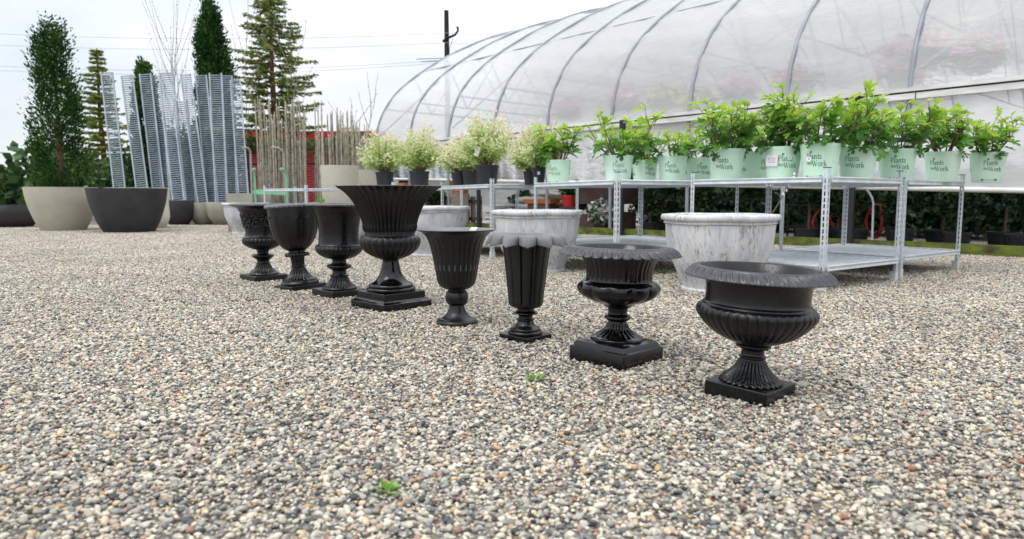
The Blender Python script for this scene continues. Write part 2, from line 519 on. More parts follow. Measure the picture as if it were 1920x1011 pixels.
def make_special():
    # bamboo: grey-brown canes with darker nodes
    m, t, b = new_mat("bamboo_cane")
    tcn = t.nodes.new("ShaderNodeTexCoord")
    oi = t.nodes.new("ShaderNodeObjectInfo")
    sx = t.nodes.new("ShaderNodeSeparateXYZ")
    t.links.new(tcn.outputs['Object'], sx.inputs[0])
    ma = nod(t, "ShaderNodeMath", operation='MULTIPLY')
    ma.inputs[1].default_value = 3.2
    t.links.new(sx.outputs['Z'], ma.inputs[0])
    ad = nod(t, "ShaderNodeMath", operation='ADD')
    t.links.new(ma.outputs[0], ad.inputs[0])
    t.links.new(oi.outputs['Random'], ad.inputs[1])
    fr = nod(t, "ShaderNodeMath", operation='FRACT')
    t.links.new(ad.outputs[0], fr.inputs[0])
    r = ramp(t, [(0.0, (0.07, 0.055, 0.04)), (0.05, (0.36, 0.33, 0.265)), (0.6, (0.46, 0.425, 0.345)), (0.95, (0.40, 0.37, 0.30)), (1.0, (0.10, 0.08, 0.06))])
    t.links.new(fr.outputs[0], r.inputs[0])
    n = noise(t, 14, 5, stretch=(1, 1, 0.15))
    r2 = ramp(t, [(0.3, (0.62, 0.60, 0.58)), (0.7, (1.15, 1.12, 1.08))])
    t.links.new(n.outputs[0], r2.inputs[0])
    mxx = nod(t, "ShaderNodeMix", data_type='RGBA', blend_type='MULTIPLY')
    mxx.inputs[0].default_value = 1
    t.links.new(r.outputs[0], mxx.inputs[6])
    t.links.new(r2.outputs[0], mxx.inputs[7])
    hs = t.nodes.new("ShaderNodeHueSaturation")
    mr = nod(t, "ShaderNodeMapRange")
    mr.inputs[3].default_value, mr.inputs[4].default_value = 0.55, 1.2
    t.links.new(oi.outputs['Random'], mr.inputs[0])
    t.links.new(mr.outputs[0], hs.inputs['Value'])
    t.links.new(mxx.outputs[2], hs.inputs['Color'])
    t.links.new(hs.outputs[0], b.inputs['Base Color'])
    b.inputs['Roughness'].default_value = 0.7
    M['bamboo'] = m

    # whitewashed pot: chalky white, grey-blue patches, brown streaks that run down
    m, t, b = new_mat("whitewashed_clay")
    oi = t.nodes.new("ShaderNodeObjectInfo")
    tcn = t.nodes.new("ShaderNodeTexCoord")
    off = nod(t, "ShaderNodeVectorMath", operation='ADD')
    sc = nod(t, "ShaderNodeVectorMath", operation='SCALE')
    cmb = t.nodes.new("ShaderNodeCombineXYZ")
    t.links.new(oi.outputs['Random'], cmb.inputs[0])
    t.links.new(oi.outputs['Random'], cmb.inputs[1])
    t.links.new(cmb.outputs[0], sc.inputs[0])
    sc.inputs['Scale'].default_value = 17.0
    t.links.new(tcn.outputs['Object'], off.inputs[0])
    t.links.new(sc.outputs[0], off.inputs[1])

    def nz_(scale, stretch, detail=6, rough=0.6):
        mpn = t.nodes.new("ShaderNodeMapping")
        mpn.inputs['Scale'].default_value = stretch
        t.links.new(off.outputs[0], mpn.inputs[0])
        q = nod(t, "ShaderNodeTexNoise", Scale=scale, Detail=detail, Roughness=rough)
        t.links.new(mpn.outputs[0], q.inputs['Vector'])
        return q
    base = ramp(t, [(0.36, (0.44, 0.46, 0.50)), (0.47, (0.54, 0.555, 0.58)), (0.60, (0.66, 0.66, 0.665))])
    t.links.new(nz_(6.5, (1, 1, 0.45), 9, 0.72).outputs[0], base.inputs[0])
    speck = nz_(58, (1, 1, 0.22), 6, 0.75)
    patch = nz_(3.4, (1, 1, 0.5), 4)
    lines = nz_(75, (1, 1, 0.035), 3, 0.6)
    mul = nod(t, "ShaderNodeMath", operation='MULTIPLY')
    r1 = ramp(t, [(0.49, (0, 0, 0)), (0.57, (1, 1, 1))])
    r3 = ramp(t, [(0.51, (0, 0, 0)), (0.60, (1, 1, 1))])
    t.links.new(speck.outputs[0], r1.inputs[0])
    t.links.new(patch.outputs[0], r3.inputs[0])
    t.links.new(r1.outputs[0], mul.inputs[0])
    t.links.new(r3.outputs[0], mul.inputs[1])
    r4 = ramp(t, [(0.58, (0, 0, 0)), (0.66, (0.55, 0.55, 0.55))])
    t.links.new(lines.outputs[0], r4.inputs[0])
    mxm = nod(t, "ShaderNodeMath", operation='MAXIMUM')
    t.links.new(mul.outputs[0], mxm.inputs[0])
    t.links.new(r4.outputs[0], mxm.inputs[1])
    mul2 = nod(t, "ShaderNodeMath", operation='MULTIPLY')
    mul2.inputs[1].default_value = 0.75
    t.links.new(mxm.outputs[0], mul2.inputs[0])
    stc = ramp(t, [(0.42, (0.22, 0.15, 0.105)), (0.58, (0.10, 0.10, 0.105))])
    t.links.new(nz_(2.2, (1, 1, 0.4), 2).outputs[0], stc.inputs[0])
    mxx = nod(t, "ShaderNodeMix", data_type='RGBA')
    t.links.new(mul2.outputs[0], mxx.inputs[0])
    t.links.new(base.outputs[0], mxx.inputs[6])
    t.links.new(stc.outputs[0], mxx.inputs[7])
    t.links.new(mxx.outputs[2], b.inputs['Base Color'])
    b.inputs['Roughness'].default_value = 0.85
    bump(t, b, nz_(30, (1, 1, 0.4)).outputs[0], 0.35, 0.004)
    M['white_clay'] = m

    # greenhouse film: milky, wrinkled, half see-through
    def film(name, clear, dirt_crease):
        m, t, b = new_mat(name)
        t.nodes.remove(b)
        out = t.nodes["Material Output"]
        tcn = t.nodes.new("ShaderNodeTexCoord")
        mpn = t.nodes.new("ShaderNodeMapping")
        mpn.inputs['Scale'].default_value = (0.5, 1.3, 3.4)
        t.links.new(tcn.outputs['Object'], mpn.inputs[0])
        q = nod(t, "ShaderNodeTexNoise", Scale=2.4, Detail=6, Roughness=0.6, Distortion=0.7)
        t.links.new(mpn.outputs[0], q.inputs['Vector'])
        bm = nod(t, "ShaderNodeBump", Strength=0.30, Distance=0.05)
        t.links.new(q.outputs[0], bm.inputs['Height'])
        q2 = nod(t, "ShaderNodeTexNoise", Scale=5.0, Detail=7, Roughness=0.7, Distortion=1.0)
        t.links.new(mpn.outputs[0], q2.inputs['Vector'])
        cr = ramp(t, [(0.27, tuple(c * (1 - dirt_crease) for c in (0.9, 0.88, 0.84))), (0.33, (0.96, 0.965, 0.975)), (0.7, (0.98, 0.985, 0.99))])  # sparse soiling, plus wrinkle shade put into the colour as dark dashes
        t.links.new(q2.outputs[0], cr.inputs[0])
        df = t.nodes.new("ShaderNodeBsdfDiffuse")
        tl = t.nodes.new("ShaderNodeBsdfTranslucent")
        tp = t.nodes.new("ShaderNodeBsdfTransparent")
        gl = nod(t, "ShaderNodeBsdfGlossy", Roughness=0.22)
        for n_ in (df, gl):
            t.links.new(bm.outputs[0], n_.inputs['Normal'])
        t.links.new(cr.outputs[0], df.inputs[0])
        t.links.new(cr.outputs[0], tl.inputs[0])
        m1 = t.nodes.new("ShaderNodeMixShader")
        m1.inputs[0].default_value = 0.34
        t.links.new(df.outputs[0], m1.inputs[1])
        t.links.new(tl.outputs[0], m1.inputs[2])
        m2 = t.nodes.new("ShaderNodeMixShader")
        m2.inputs[0].default_value = clear
        t.links.new(m1.outputs[0], m2.inputs[1])
        t.links.new(tp.outputs[0], m2.inputs[2])
        lw = nod(t, "ShaderNodeFresnel", IOR=1.45)
        t.links.new(bm.outputs[0], lw.inputs['Normal'])
        m3 = t.nodes.new("ShaderNodeMixShader")
        t.links.new(lw.outputs[0], m3.inputs[0])
        t.links.new(m2.outputs[0], m3.inputs[1])
        t.links.new(gl.outputs[0], m3.inputs[2])
        t.links.new(m3.outputs[0], out.inputs[0])
        return m
    M['film'] = film("polythene_roof_film", 0.52, 0.28)
    M['curtain'] = film("polythene_side_curtain", 0.28, 0.15)
    M['far_curtain'] = film("polythene_far_curtain", 0.08, 0.10)

    # mossy plank
    m, t, b = new_mat("mossy_plank")
    n = noise(t, 5, 6, stretch=(1, 1, 2))
    r = ramp(t, [(0.3, (0.05, 0.035, 0.02)), (0.42, (0.08, 0.085, 0.022)), (0.56, (0.12, 0.155, 0.018)), (0.78, (0.20, 0.25, 0.035))])
    t.links.new(n.outputs[0], r.inputs[0])
    t.links.new(r.outputs[0], b.inputs['Base Color'])
    b.inputs['Roughness'].default_value = 0.95
    n2 = noise(t, 40, 4)
    bump(t, b, n2.outputs[0], 0.7, 0.01)
    M['moss'] = m

    # brick walls
    def brick(name, c1, c2, mortar):
        m, t, b = new_mat(name)
        tcn = t.nodes.new("ShaderNodeTexCoord")
        sx = t.nodes.new("ShaderNodeSeparateXYZ")
        cb = t.nodes.new("ShaderNodeCombineXYZ")
        ad = nod(t, "ShaderNodeMath", operation='ADD')
        t.links.new(tcn.outputs['Object'], sx.inputs[0])
        t.links.new(sx.outputs['X'], ad.inputs[0])
        t.links.new(sx.outputs['Y'], ad.inputs[1])
        t.links.new(ad.outputs[0], cb.inputs[0])
        t.links.new(sx.outputs['Z'], cb.inputs[1])
        br = nod(t, "ShaderNodeTexBrick", Scale=1.0)
        br.inputs['Color1'].default_value = (*c1, 1)
        br.inputs['Color2'].default_value = (*c2, 1)
        br.inputs['Mortar'].default_value = (*mortar, 1)
        br.inputs['Mortar Size'].default_value = 0.012
        br.inputs['Brick Width'].default_value = 0.28
        br.inputs['Row Height'].default_value = 0.10
        t.links.new(cb.outputs[0], br.inputs['Vector'])
        t.links.new(br.outputs[0], b.inputs['Base Color'])
        b.inputs['Roughness'].default_value = 0.8
        return m
    M['white_brick'] = brick("white_painted_brick", (0.68, 0.68, 0.67), (0.60, 0.60, 0.60), (0.22, 0.22, 0.22))
    M['red_brick'] = brick("red_painted_brick", (0.66, 0.03, 0.05), (0.56, 0.025, 0.04), (0.50, 0.22, 0.22))

    # ground sheet under the loose gravel: fine stones as far as the eye goes
    m, t, b = new_mat("ground_gravel")
    tcn = t.nodes.new("ShaderNodeTexCoord")
    v = nod(t, "ShaderNodeTexVoronoi", Scale=70.0)
    t.links.new(tcn.outputs['Object'], v.inputs['Vector'])
    sp = t.nodes.new("ShaderNodeSeparateColor")
    t.links.new(v.outputs['Color'], sp.inputs[0])
    r = ramp(t, GRAVEL_STOPS)
    t.links.new(sp.outputs[0], r.inputs[0])
    n = noise(t, 0.9, 5)
    r2 = ramp(t, [(0.3, (0.36, 0.35, 0.33)), (0.7, (0.46, 0.455, 0.44))])  # sheet darkened so the gaps between pebbles look shaded
    t.links.new(n.outputs[0], r2.inputs[0])
    mxx = nod(t, "ShaderNodeMix", data_type='RGBA', blend_type='MULTIPLY')
    mxx.inputs[0].default_value = 1
    t.links.new(r.outputs[0], mxx.inputs[6])
    t.links.new(r2.outputs[0], mxx.inputs[7])
    t.links.new(mxx.outputs[2], b.inputs['Base Color'])
    b.inputs['Roughness'].default_value = 0.85
    bump(t, b, v.outputs['Distance'], 0.8, 0.01).invert = True
    M['ground'] = m

    # the loose pebbles: colour from a value carried by each stone
    m, t, b = new_mat("pebble_stone")
    a = nod(t, "ShaderNodeAttribute", attribute_name="stone")
    r = ramp(t, GRAVEL_STOPS)
    t.links.new(a.outputs['Fac'], r.inputs[0])
    n = noise(t, 160, 3)
    r2 = ramp(t, [(0.35, (0.78, 0.78, 0.78)), (0.65, (1.12, 1.12, 1.12))])
    t.links.new(n.outputs[0], r2.inputs[0])
    mxx = nod(t, "ShaderNodeMix", data_type='RGBA', blend_type='MULTIPLY')
    mxx.inputs[0].default_value = 1
    t.links.new(r.outputs[0], mxx.inputs[6])
    t.links.new(r2.outputs[0], mxx.inputs[7])
    t.links.new(mxx.outputs[2], b.inputs['Base Color'])
    geo = t.nodes.new("ShaderNodeNewGeometry")
    nb = nod(t, "ShaderNodeTexNoise", Scale=0.9, Detail=4, Roughness=0.6)
    t.links.new(geo.outputs['Position'], nb.inputs['Vector'])
    r5 = ramp(t, [(0.33, (0.81, 0.785, 0.735)), (0.52, (0.96, 0.94, 0.895)), (0.7, (1.04, 1.015, 0.955))])
    t.links.new(nb.outputs[0], r5.inputs[0])
    mx5 = nod(t, "ShaderNodeMix", data_type='RGBA', blend_type='MULTIPLY')
    mx5.inputs[0].default_value = 1
    t.links.new(mxx.outputs[2], mx5.inputs[6])
    t.links.new(r5.outputs[0], mx5.inputs[7])
    t.links.new(mx5.outputs[2], b.inputs['Base Color'])
    b.inputs['Roughness'].default_value = 0.55
    M['pebble'] = m


GRAVEL_STOPS = [
    (0.00, (0.030, 0.033, 0.038)), (0.05, (0.075, 0.083, 0.090)), (0.13, (0.19, 0.20, 0.205)), (0.24, (0.33, 0.33, 0.315)), (0.35, (0.43, 0.415, 0.37)),
    (0.46, (0.55, 0.52, 0.45)), (0.58, (0.67, 0.615, 0.51)), (0.68, (0.74, 0.70, 0.61)), (0.74, (0.66, 0.53, 0.35)),
    (0.775, (0.50, 0.31, 0.15)), (0.80, (0.38, 0.385, 0.36)), (0.885, (0.58, 0.45, 0.36)), (0.915, (0.33, 0.13, 0.085)),
    (0.94, (0.52, 0.49, 0.41)), (0.975, (0.16, 0.17, 0.17)), (1.00, (0.060, 0.064, 0.070))]
make_special()
rng = np.random.default_rng(7)
random.seed(5)

# ------------------------------------------------------------------ ground and loose gravel
gm = bpy.data.meshes.new("ground")
gm.from_pydata([(-400, -60, 0), (400, -60, 0), (400, 700, 0), (-400, 700, 0)], [], [(0, 1, 2, 3)])
tag(link_mesh("ground", gm, M['ground']), kind="structure")


def gravel():
    T = 0.6
    pts = []
    y = -0.4
    while y < 19:
        half = 0.80 * max(y, 0) + 1.6
        x = -half
        while x < half:
            pts.append((x, y, 0))
            x += T
        y += T
    me = bpy.data.meshes.new("gravel")
    me.from_pydata(pts, [], [])
    o = link_mesh("gravel", me, M['pebble'])
    tag(o, "loose pea gravel of grey, tan and white pebbles covering the yard", "gravel", kind="stuff")
    ng = bpy.data.node_groups.new("gravel_scatter", 'GeometryNodeTree')
    ng.interface.new_socket("Geometry", in_out='INPUT', socket_type='NodeSocketGeometry')
    ng.interface.new_socket("Geometry", in_out='OUTPUT', socket_type='NodeSocketGeometry')
    N, L = ng.nodes, ng.links
    gi, go = N.new('NodeGroupInput'), N.new('NodeGroupOutput')

    def pebble(seed, sx, sy, sz):
        ico = N.new('GeometryNodeMeshIcoSphere')
        ico.inputs['Radius'].default_value = 0.0071
        ico.inputs['Subdivisions'].default_value = 2
        nzn = N.new('ShaderNodeTexNoise')
        nzn.noise_dimensions = '4D'
        nzn.inputs['W'].default_value = seed * 7.3
        nzn.inputs['Scale'].default_value = 95
        nzn.inputs['Detail'].default_value = 1
        sub = N.new('ShaderNodeVectorMath')
        sub.operation = 'SUBTRACT'
        sub.inputs[1].default_value = (0.5, 0.5, 0.5)
        L.new(nzn.outputs['Color'], sub.inputs[0])
        scl = N.new('ShaderNodeVectorMath')
        scl.operation = 'SCALE'
        scl.inputs['Scale'].default_value = 0.0075
        L.new(sub.outputs[0], scl.inputs[0])
        sp = N.new('GeometryNodeSetPosition')
        L.new(ico.outputs['Mesh'], sp.inputs['Geometry'])
        L.new(scl.outputs[0], sp.inputs['Offset'])
        tr = N.new('GeometryNodeTransform')
        tr.inputs['Scale'].default_value = (sx, sy, sz)
        L.new(sp.outputs[0], tr.inputs['Geometry'])
        return tr.outputs[0]
    g2i = N.new('GeometryNodeGeometryToInstance')
    for k, (sx, sy, sz) in enumerate(((1, .8, .62), (1.25, .85, .5), (.9, .85, .75), (1.1, 1, .55), (1.35, .8, .7))):
        L.new(pebble(k + 1, sx, sy, sz), g2i.inputs[0])

    def tile(seed):
        gr = N.new('GeometryNodeMeshGrid')
        gr.inputs['Size X'].default_value = T
        gr.inputs['Size Y'].default_value = T
        gr.inputs['Vertices X'].default_value = 2
        gr.inputs['Vertices Y'].default_value = 2
        d = N.new('GeometryNodeDistributePointsOnFaces')
        d.distribute_method = 'POISSON'
        d.inputs['Distance Min'].default_value = 0.0077
        d.inputs['Density Max'].default_value = 24000
        d.inputs['Seed'].default_value = seed
        L.new(gr.outputs['Mesh'], d.inputs['Mesh'])
        # uneven bed
        rz = N.new('FunctionNodeRandomValue')
        rz.data_type = 'FLOAT_VECTOR'
        rz.inputs[0].default_value = (-.002, -.002, -.004)
        rz.inputs[1].default_value = (.002, .002, .010)
        rz.inputs['Seed'].default_value = seed + 3
        spp = N.new('GeometryNodeSetPosition')
        L.new(d.outputs['Points'], spp.inputs['Geometry'])
        L.new(rz.outputs[0], spp.inputs['Offset'])
        ip = N.new('GeometryNodeInstanceOnPoints')
        L.new(spp.outputs[0], ip.inputs['Points'])
        L.new(g2i.outputs[0], ip.inputs['Instance'])
        ip.inputs['Pick Instance'].default_value = True
        ri = N.new('FunctionNodeRandomValue')
        ri.data_type = 'INT'
        ri.inputs[4].default_value = 0
        ri.inputs[5].default_value = 4
        ri.inputs['Seed'].default_value = seed + 11
        L.new(ri.outputs[2], ip.inputs['Instance Index'])
        rr = N.new('FunctionNodeRandomValue')
        rr.data_type = 'FLOAT_VECTOR'
        rr.inputs[0].default_value = (-.5, -.5, 0)
        rr.inputs[1].default_value = (.5, .5, TAU)
        rr.inputs['Seed'].default_value = seed + 5
        e2r = N.new('FunctionNodeEulerToRotation')
        L.new(rr.outputs[0], e2r.inputs[0])
        L.new(e2r.outputs[0], ip.inputs['Rotation'])
        rs = N.new('FunctionNodeRandomValue')
        rs.data_type = 'FLOAT'
        rs.inputs[2].default_value = 0.0
        rs.inputs[3].default_value = 1.0
        rs.inputs['Seed'].default_value = seed + 8
        pw = N.new('ShaderNodeMath')
        pw.operation = 'POWER'
        pw.inputs[1].default_value = 2.6
        L.new(rs.outputs[1], pw.inputs[0])
        mr = N.new('ShaderNodeMapRange')
        mr.inputs[3].default_value, mr.inputs[4].default_value = 0.55, 1.65
        L.new(pw.outputs[0], mr.inputs[0])
        L.new(mr.outputs[0], ip.inputs['Scale'])
        st = N.new('GeometryNodeStoreNamedAttribute')
        st.data_type = 'FLOAT'
        st.domain = 'INSTANCE'
        st.inputs['Name'].default_value = "stone"
        rc = N.new('FunctionNodeRandomValue')
        rc.data_type = 'FLOAT'
        rc.inputs[2].default_value = 0.0
        rc.inputs[3].default_value = 1.0
        rc.inputs['Seed'].default_value = seed + 21
        L.new(ip.outputs[0], st.inputs['Geometry'])
        L.new(rc.outputs[1], st.inputs['Value'])
        re = N.new('GeometryNodeRealizeInstances')
        L.new(st.outputs[0], re.inputs[0])
        ss = N.new('GeometryNodeSetShadeSmooth')
        L.new(re.outputs[0], ss.inputs[0])
        sm = N.new('GeometryNodeSetMaterial')
        sm.inputs['Material'].default_value = M['pebble']
        L.new(ss.outputs[0], sm.inputs['Geometry'])
        return sm.outputs[0]
    tiles = N.new('GeometryNodeGeometryToInstance')
    for s in (1, 101, 201):
        L.new(tile(s), tiles.inputs[0])
    ip = N.new('GeometryNodeInstanceOnPoints')
    ip.inputs['Pick Instance'].default_value = True
    L.new(gi.outputs[0], ip.inputs['Points'])
    L.new(tiles.outputs[0], ip.inputs['Instance'])
    ri = N.new('FunctionNodeRandomValue')
    ri.data_type = 'INT'
    ri.inputs[4].default_value = 0
    ri.inputs[5].default_value = 2
    L.new(ri.outputs[2], ip.inputs['Instance Index'])
    rq = N.new('FunctionNodeRandomValue')
    rq.data_type = 'INT'
    rq.inputs[4].default_value = 0
    rq.inputs[5].default_value = 3
    rq.inputs['Seed'].default_value = 77
    mu = N.new('ShaderNodeMath')
    mu.operation = 'MULTIPLY'
    mu.inputs[1].default_value = math.pi / 2
    L.new(rq.outputs[2], mu.inputs[0])
    cb = N.new('ShaderNodeCombineXYZ')
    L.new(mu.outputs[0], cb.inputs[2])
    e2r = N.new('FunctionNodeEulerToRotation')
    L.new(cb.outputs[0], e2r.inputs[0])
    L.new(e2r.outputs[0], ip.inputs['Rotation'])
    L.new(ip.outputs[0], go.inputs[0])
    md = o.modifiers.new("scatter", 'NODES')
    md.node_group = ng
    return o


gravel()

# ------------------------------------------------------------------ greenhouse
GW0 = ground(1634, 469)
AX = Vector(((-200 - CX) / FPX * math.cos(TH), 1, 0)).normalized()     # along the long side, away from the camera
NX = Vector((AX.y, -AX.x, 0))                                          # into the greenhouse
RIB = 1.77


def on_wall(px, z=1.0):
    """parameter along the side wall of the point seen at column px"""
    k = (px - CX) / FPX
    # X = k*zc ; point = GW0 + AX*s
    c, s_ = math.cos(TH), math.sin(TH)
    return (k * ((GW0.y) * c - (z - CH) * s_) - GW0.x) / (AX.x - k * AX.y * c)


def gh_pt(s, u, z):
    return GW0 + AX * s + NX * u + Vector((0, 0, z))


ARCH = smooth_prof([(0.0, 2.20), (0.10, 2.72), (0.28, 3.17), (0.62, 3.66), (1.10, 4.10), (1.80, 4.60), (3.0, 5.30), (4.5, 5.98), (6.0, 6.45), (7.2, 6.62)], 4)
ARCH = ARCH + [(14.4 - u, z) for (u, z) in reversed(ARCH[:-1])]
S_END = on_wall(703, 2.3)
S_RIBS = [S_END - RIB * k for k in range(0, 13)]
S_NEAR = S_RIBS[-1]


def greenhouse():
    g = thing("greenhouse", "long polythene hoop greenhouse with milky film over grey ribs", "greenhouse", GW0)
    O = GW0

    def L(p):
        return p - O
    # roof film: sags slightly between ribs
    nu = len(ARCH)
    ns = (len(S_RIBS) - 1) * 6
    V = []
    for i in range(ns + 1):
        s = S_END + (S_NEAR - S_END) * i / ns
        ph = (i % 6) / 6
        sag = -0.05 * math.sin(math.pi * ph)
        for j, (u, z) in enumerate(ARCH):
            d = 1.0 if 0 < j < nu - 1 else 0.0
            cu, cz = 7.2, 1.5
            nl = math.hypot(u - cu, z - cz)
            wv = 0.012 * math.sin(j * 1.7 + i * 0.9) + 0.010 * math.sin(i * 2.3 - j * 0.8)
            k = 1 + (sag + wv) * d / nl
            V.append(L(gh_pt(s, cu + (u - cu) * k, cz + (z - cz) * k)))
    F = [(i * nu + j, (i + 1) * nu + j, (i + 1) * nu + j + 1, i * nu + j + 1) for i in range(ns) for j in range(nu - 1)]
    mb = MB()
    mb.add(V, F)
    mb.build("roof_film", M['film'], g, 180)
    # end wall film (far end)
    mb = MB()
    poly = [(0.02, 0.3)] + [(u, z - 0.02) for (u, z) in ARCH] + [(14.38, 0.3)]
    mb.add([L(gh_pt(S_END - 0.02, u, z)) for u, z in poly], [tuple(range(len(poly)))])
    mb.build("end_film", M['film'], g)
    # ribs
    for s in S_RIBS:
        mb = MB()
        path = [L(gh_pt(s, 0.02, 0.0)), L(gh_pt(s, 0.0, 1.4))] + [L(gh_pt(s, u, z)) for (u, z) in ARCH] + [L(gh_pt(s, 14.4, 0.0))]
        mb.tube(path, 0.034, 8)
        mb.build("rib", M['rib'], g, 60)
    # trusses under the ribs
    for i, s in enumerate(S_RIBS[:-1]):
        mb = MB()
        mb.tube([L(gh_pt(s, 0.35, 3.3)), L(gh_pt(s, 14.05, 3.3))], 0.022, 6)
        for (u0, z0, u1, z1) in ((2.0, 3.3, 1.4, 4.3), (2.0, 3.3, 3.6, 5.5), (5.2, 3.3, 3.6, 5.5), (5.2, 3.3, 7.2, 6.5), (9.2, 3.3, 7.2, 6.5), (9.2, 3.3, 10.8, 5.5), (12.4, 3.3, 10.8, 5.5)):
            mb.tube([L(gh_pt(s, u0, z0)), L(gh_pt(s, u1, z1))], 0.018, 6)
        mb.build("truss", M['rib'], g, 60)
    for (u, z) in ((1.8, 4.55), (4.5, 5.93), (7.2, 6.57)):
        mb = MB()
        mb.tube([L(gh_pt(S_END, u, z)), L(gh_pt(S_NEAR, u, z))], 0.022, 6)
        mb.build("purlin", M['rib'], g, 60)
    for k in range(0, 12, 2):
        mb = MB()
        mb.tube([L(gh_pt(S_RIBS[k], 0.15, 2.5)), L(gh_pt(S_RIBS[k + 1], 1.0, 3.95)), ], 0.02, 6)
        mb.build("wind_brace", M['rib'], g, 60)
    # hip board: weathered aluminium channel in two lips with a dark seal between
    MT = Matrix.Translation(Vector((0, 0, 0)))
    rot = Matrix(((AX.x, NX.x, 0, 0), (AX.y, NX.y, 0, 0), (0, 0, 1, 0), (0, 0, 0, 1)))
    mb = MB()
    mb.box(S_NEAR, S_END, -0.075, -0.004, 2.19, 2.245, rot)
    mb.box(S_NEAR, S_END, -0.060, -0.004, 2.085, 2.165, rot)
    s = S_NEAR
    hb = mb.build("hip_board", M['alu'], g)
    mb = MB()
    mb.box(S_NEAR, S_END, -0.045, -0.002, 2.163, 2.192, rot)
    mb.build("seal_strip", M['dark_seal'], hb)
    mb = MB()
    for k in range(7):
        s = S_NEAR + (S_END - S_NEAR) * (k + 0.3) / 7
        mb.box(s, s + 0.012, -0.064, -0.02, 2.083, 2.167, rot)
    mb.build("joint_strip", M['dark_seal'], hb)
    # rolled side curtain: hangs from the hip board to a tube that rises to the far end
    def tube_z(s):
        t = (s - on_wall(1600)) / (on_wall(740) - on_wall(1600))
        return 0.90 + 0.37 * t
    nsc, nz_ = 150, 10
    V = []
    for i in range(nsc + 1):
        s = S_NEAR + (S_END - S_NEAR) * i / nsc
        for j in range(nz_ + 1):
            t = j / nz_
            z = 2.12 + (tube_z(s) - 2.12) * t
            wv = 0.018 * math.sin(i * 0.83) * math.sin(math.pi * t) + 0.012 * math.sin(i * 2.1 + t * 3)
            V.append(L(gh_pt(s, 0.06 + wv, z)))
    F = [(i * (nz_ + 1) + j, i * (nz_ + 1) + j + 1, (i + 1) * (nz_ + 1) + j + 1, (i + 1) * (nz_ + 1) + j) for i in range(nsc) for j in range(nz_)]
    mb = MB()
    mb.add(V, F)
    cu = mb.build("side_curtain", M['curtain'], g, 180)
    mb = MB()
    mb.tube([L(gh_pt(S_NEAR, 0.06, tube_z(S_NEAR))), L(gh_pt(S_END, 0.06, tube_z(S_END)))], 0.035, 10)
    mb.build("curtain_tube", M['alu'], cu, 60)
    # far side curtain
    mb = MB()
    mb.add([L(gh_pt(S_NEAR, 14.38, 0.9)), L(gh_pt(S_END, 14.38, 0.9)), L(gh_pt(S_END, 14.38, 2.25)), L(gh_pt(S_NEAR, 14.38, 2.25))], [(0, 1, 2, 3)])
    mb.build("far_curtain", M['far_curtain'], g)
    # mossy base board in lengths
    s = S_NEAR
    k = 0
    while s < S_END - 0.2:
        e = min(s + 3.6, S_END)
        mb = MB()
        mb.box(s + 0.004, e - 0.004, -0.02 + 0.004 * (k % 2), 0.03, 0.0, 0.155 - 0.006 * (k % 3), rot)
        mb.build("base_board", M['moss'], g)
        s = e
        k += 1
    # black side posts
    for px in (2080, 1603, 1172, 904):
        s = on_wall(px)
        mb = MB()
        mb.box(s - 0.05, s + 0.05, -0.135, -0.08, 0.0, 2.21, rot)
        mb.build("side_post", M['black_post'], g)
    return g


greenhouse()
fl = bpy.data.meshes.new("bounce_floor")  # pale floor added to bounce light and brighten the film
fl.from_pydata([gh_pt(s_, u_, 0.006) for s_, u_ in ((S_NEAR, 2.2), (S_END - .1, 2.2), (S_END - .1, 14.3), (S_NEAR, 14.3))], [], [(0, 1, 2, 3)])
tag(link_mesh("bounce_floor", fl, mat_basic("pale_bounce_surface", (0.62, 0.61, 0.58), 0.8, var=0.12, scale=1.5)), kind="structure")


def leaf_sphere(n, c, rad, size, jitter=0.25, flat=1.0, hollow=0.55):
    """leaf cards spread through a ball"""
    d = rng.normal(size=(n, 3))
    d /= np.linalg.norm(d, axis=1, keepdims=True)
    rr = (hollow + (1 - hollow) * rng.random(n)) * (1 + jitter * (rng.random(n) - 0.5))
    lump = 1 + 0.12 * np.sin(d[:, 0] * 5 + c[1] * 9) * np.sin(d[:, 1] * 6 + 1.3 * c[0]) + 0.1 * np.sin(d[:, 2] * 7 + c[0])
    C = np.array(c) + d * (rr * lump)[:, None] * np.array([rad, rad, rad * flat])
    A = d * 0.4 + rng.normal(size=(n, 3)) * 0.7
    A /= np.linalg.norm(A, axis=1, keepdims=True)
    B = np.cross(A, rng.normal(size=(n, 3)))
    B /= np.linalg.norm(B, axis=1, keepdims=True)
    s = size * (0.6 + 0.8 * rng.random(n))[:, None]
    return C, A * s, B * s * 0.5


def nursery_pot_mb(r, h):
    mb = MB()
    mb.lathe(smooth_prof([(0.0, 0.0), (r * 0.80, 0.0), (r * 0.80, 0.0), (r * 0.955, h * 0.86), (r * 0.955, h * 0.86), (r * 1.0, h * 0.875), (r * 1.0, h * 0.875), (r * 1.01, h), (r * 1.01, h), (r * 0.955, h), (r * 0.955, h), (r * 0.93, h * 0.86)], 3), 36)
    return mb


def soil_disc(r, z, parent):
    mb = MB()
    mb.add([(r * math.cos(TAU * j / 24), r * math.sin(TAU * j / 24), z + 0.006 * math.sin(j * 2.1)) for j in range(24)], [tuple(range(24))])
    return mb.build("soil", M['soil'], parent)


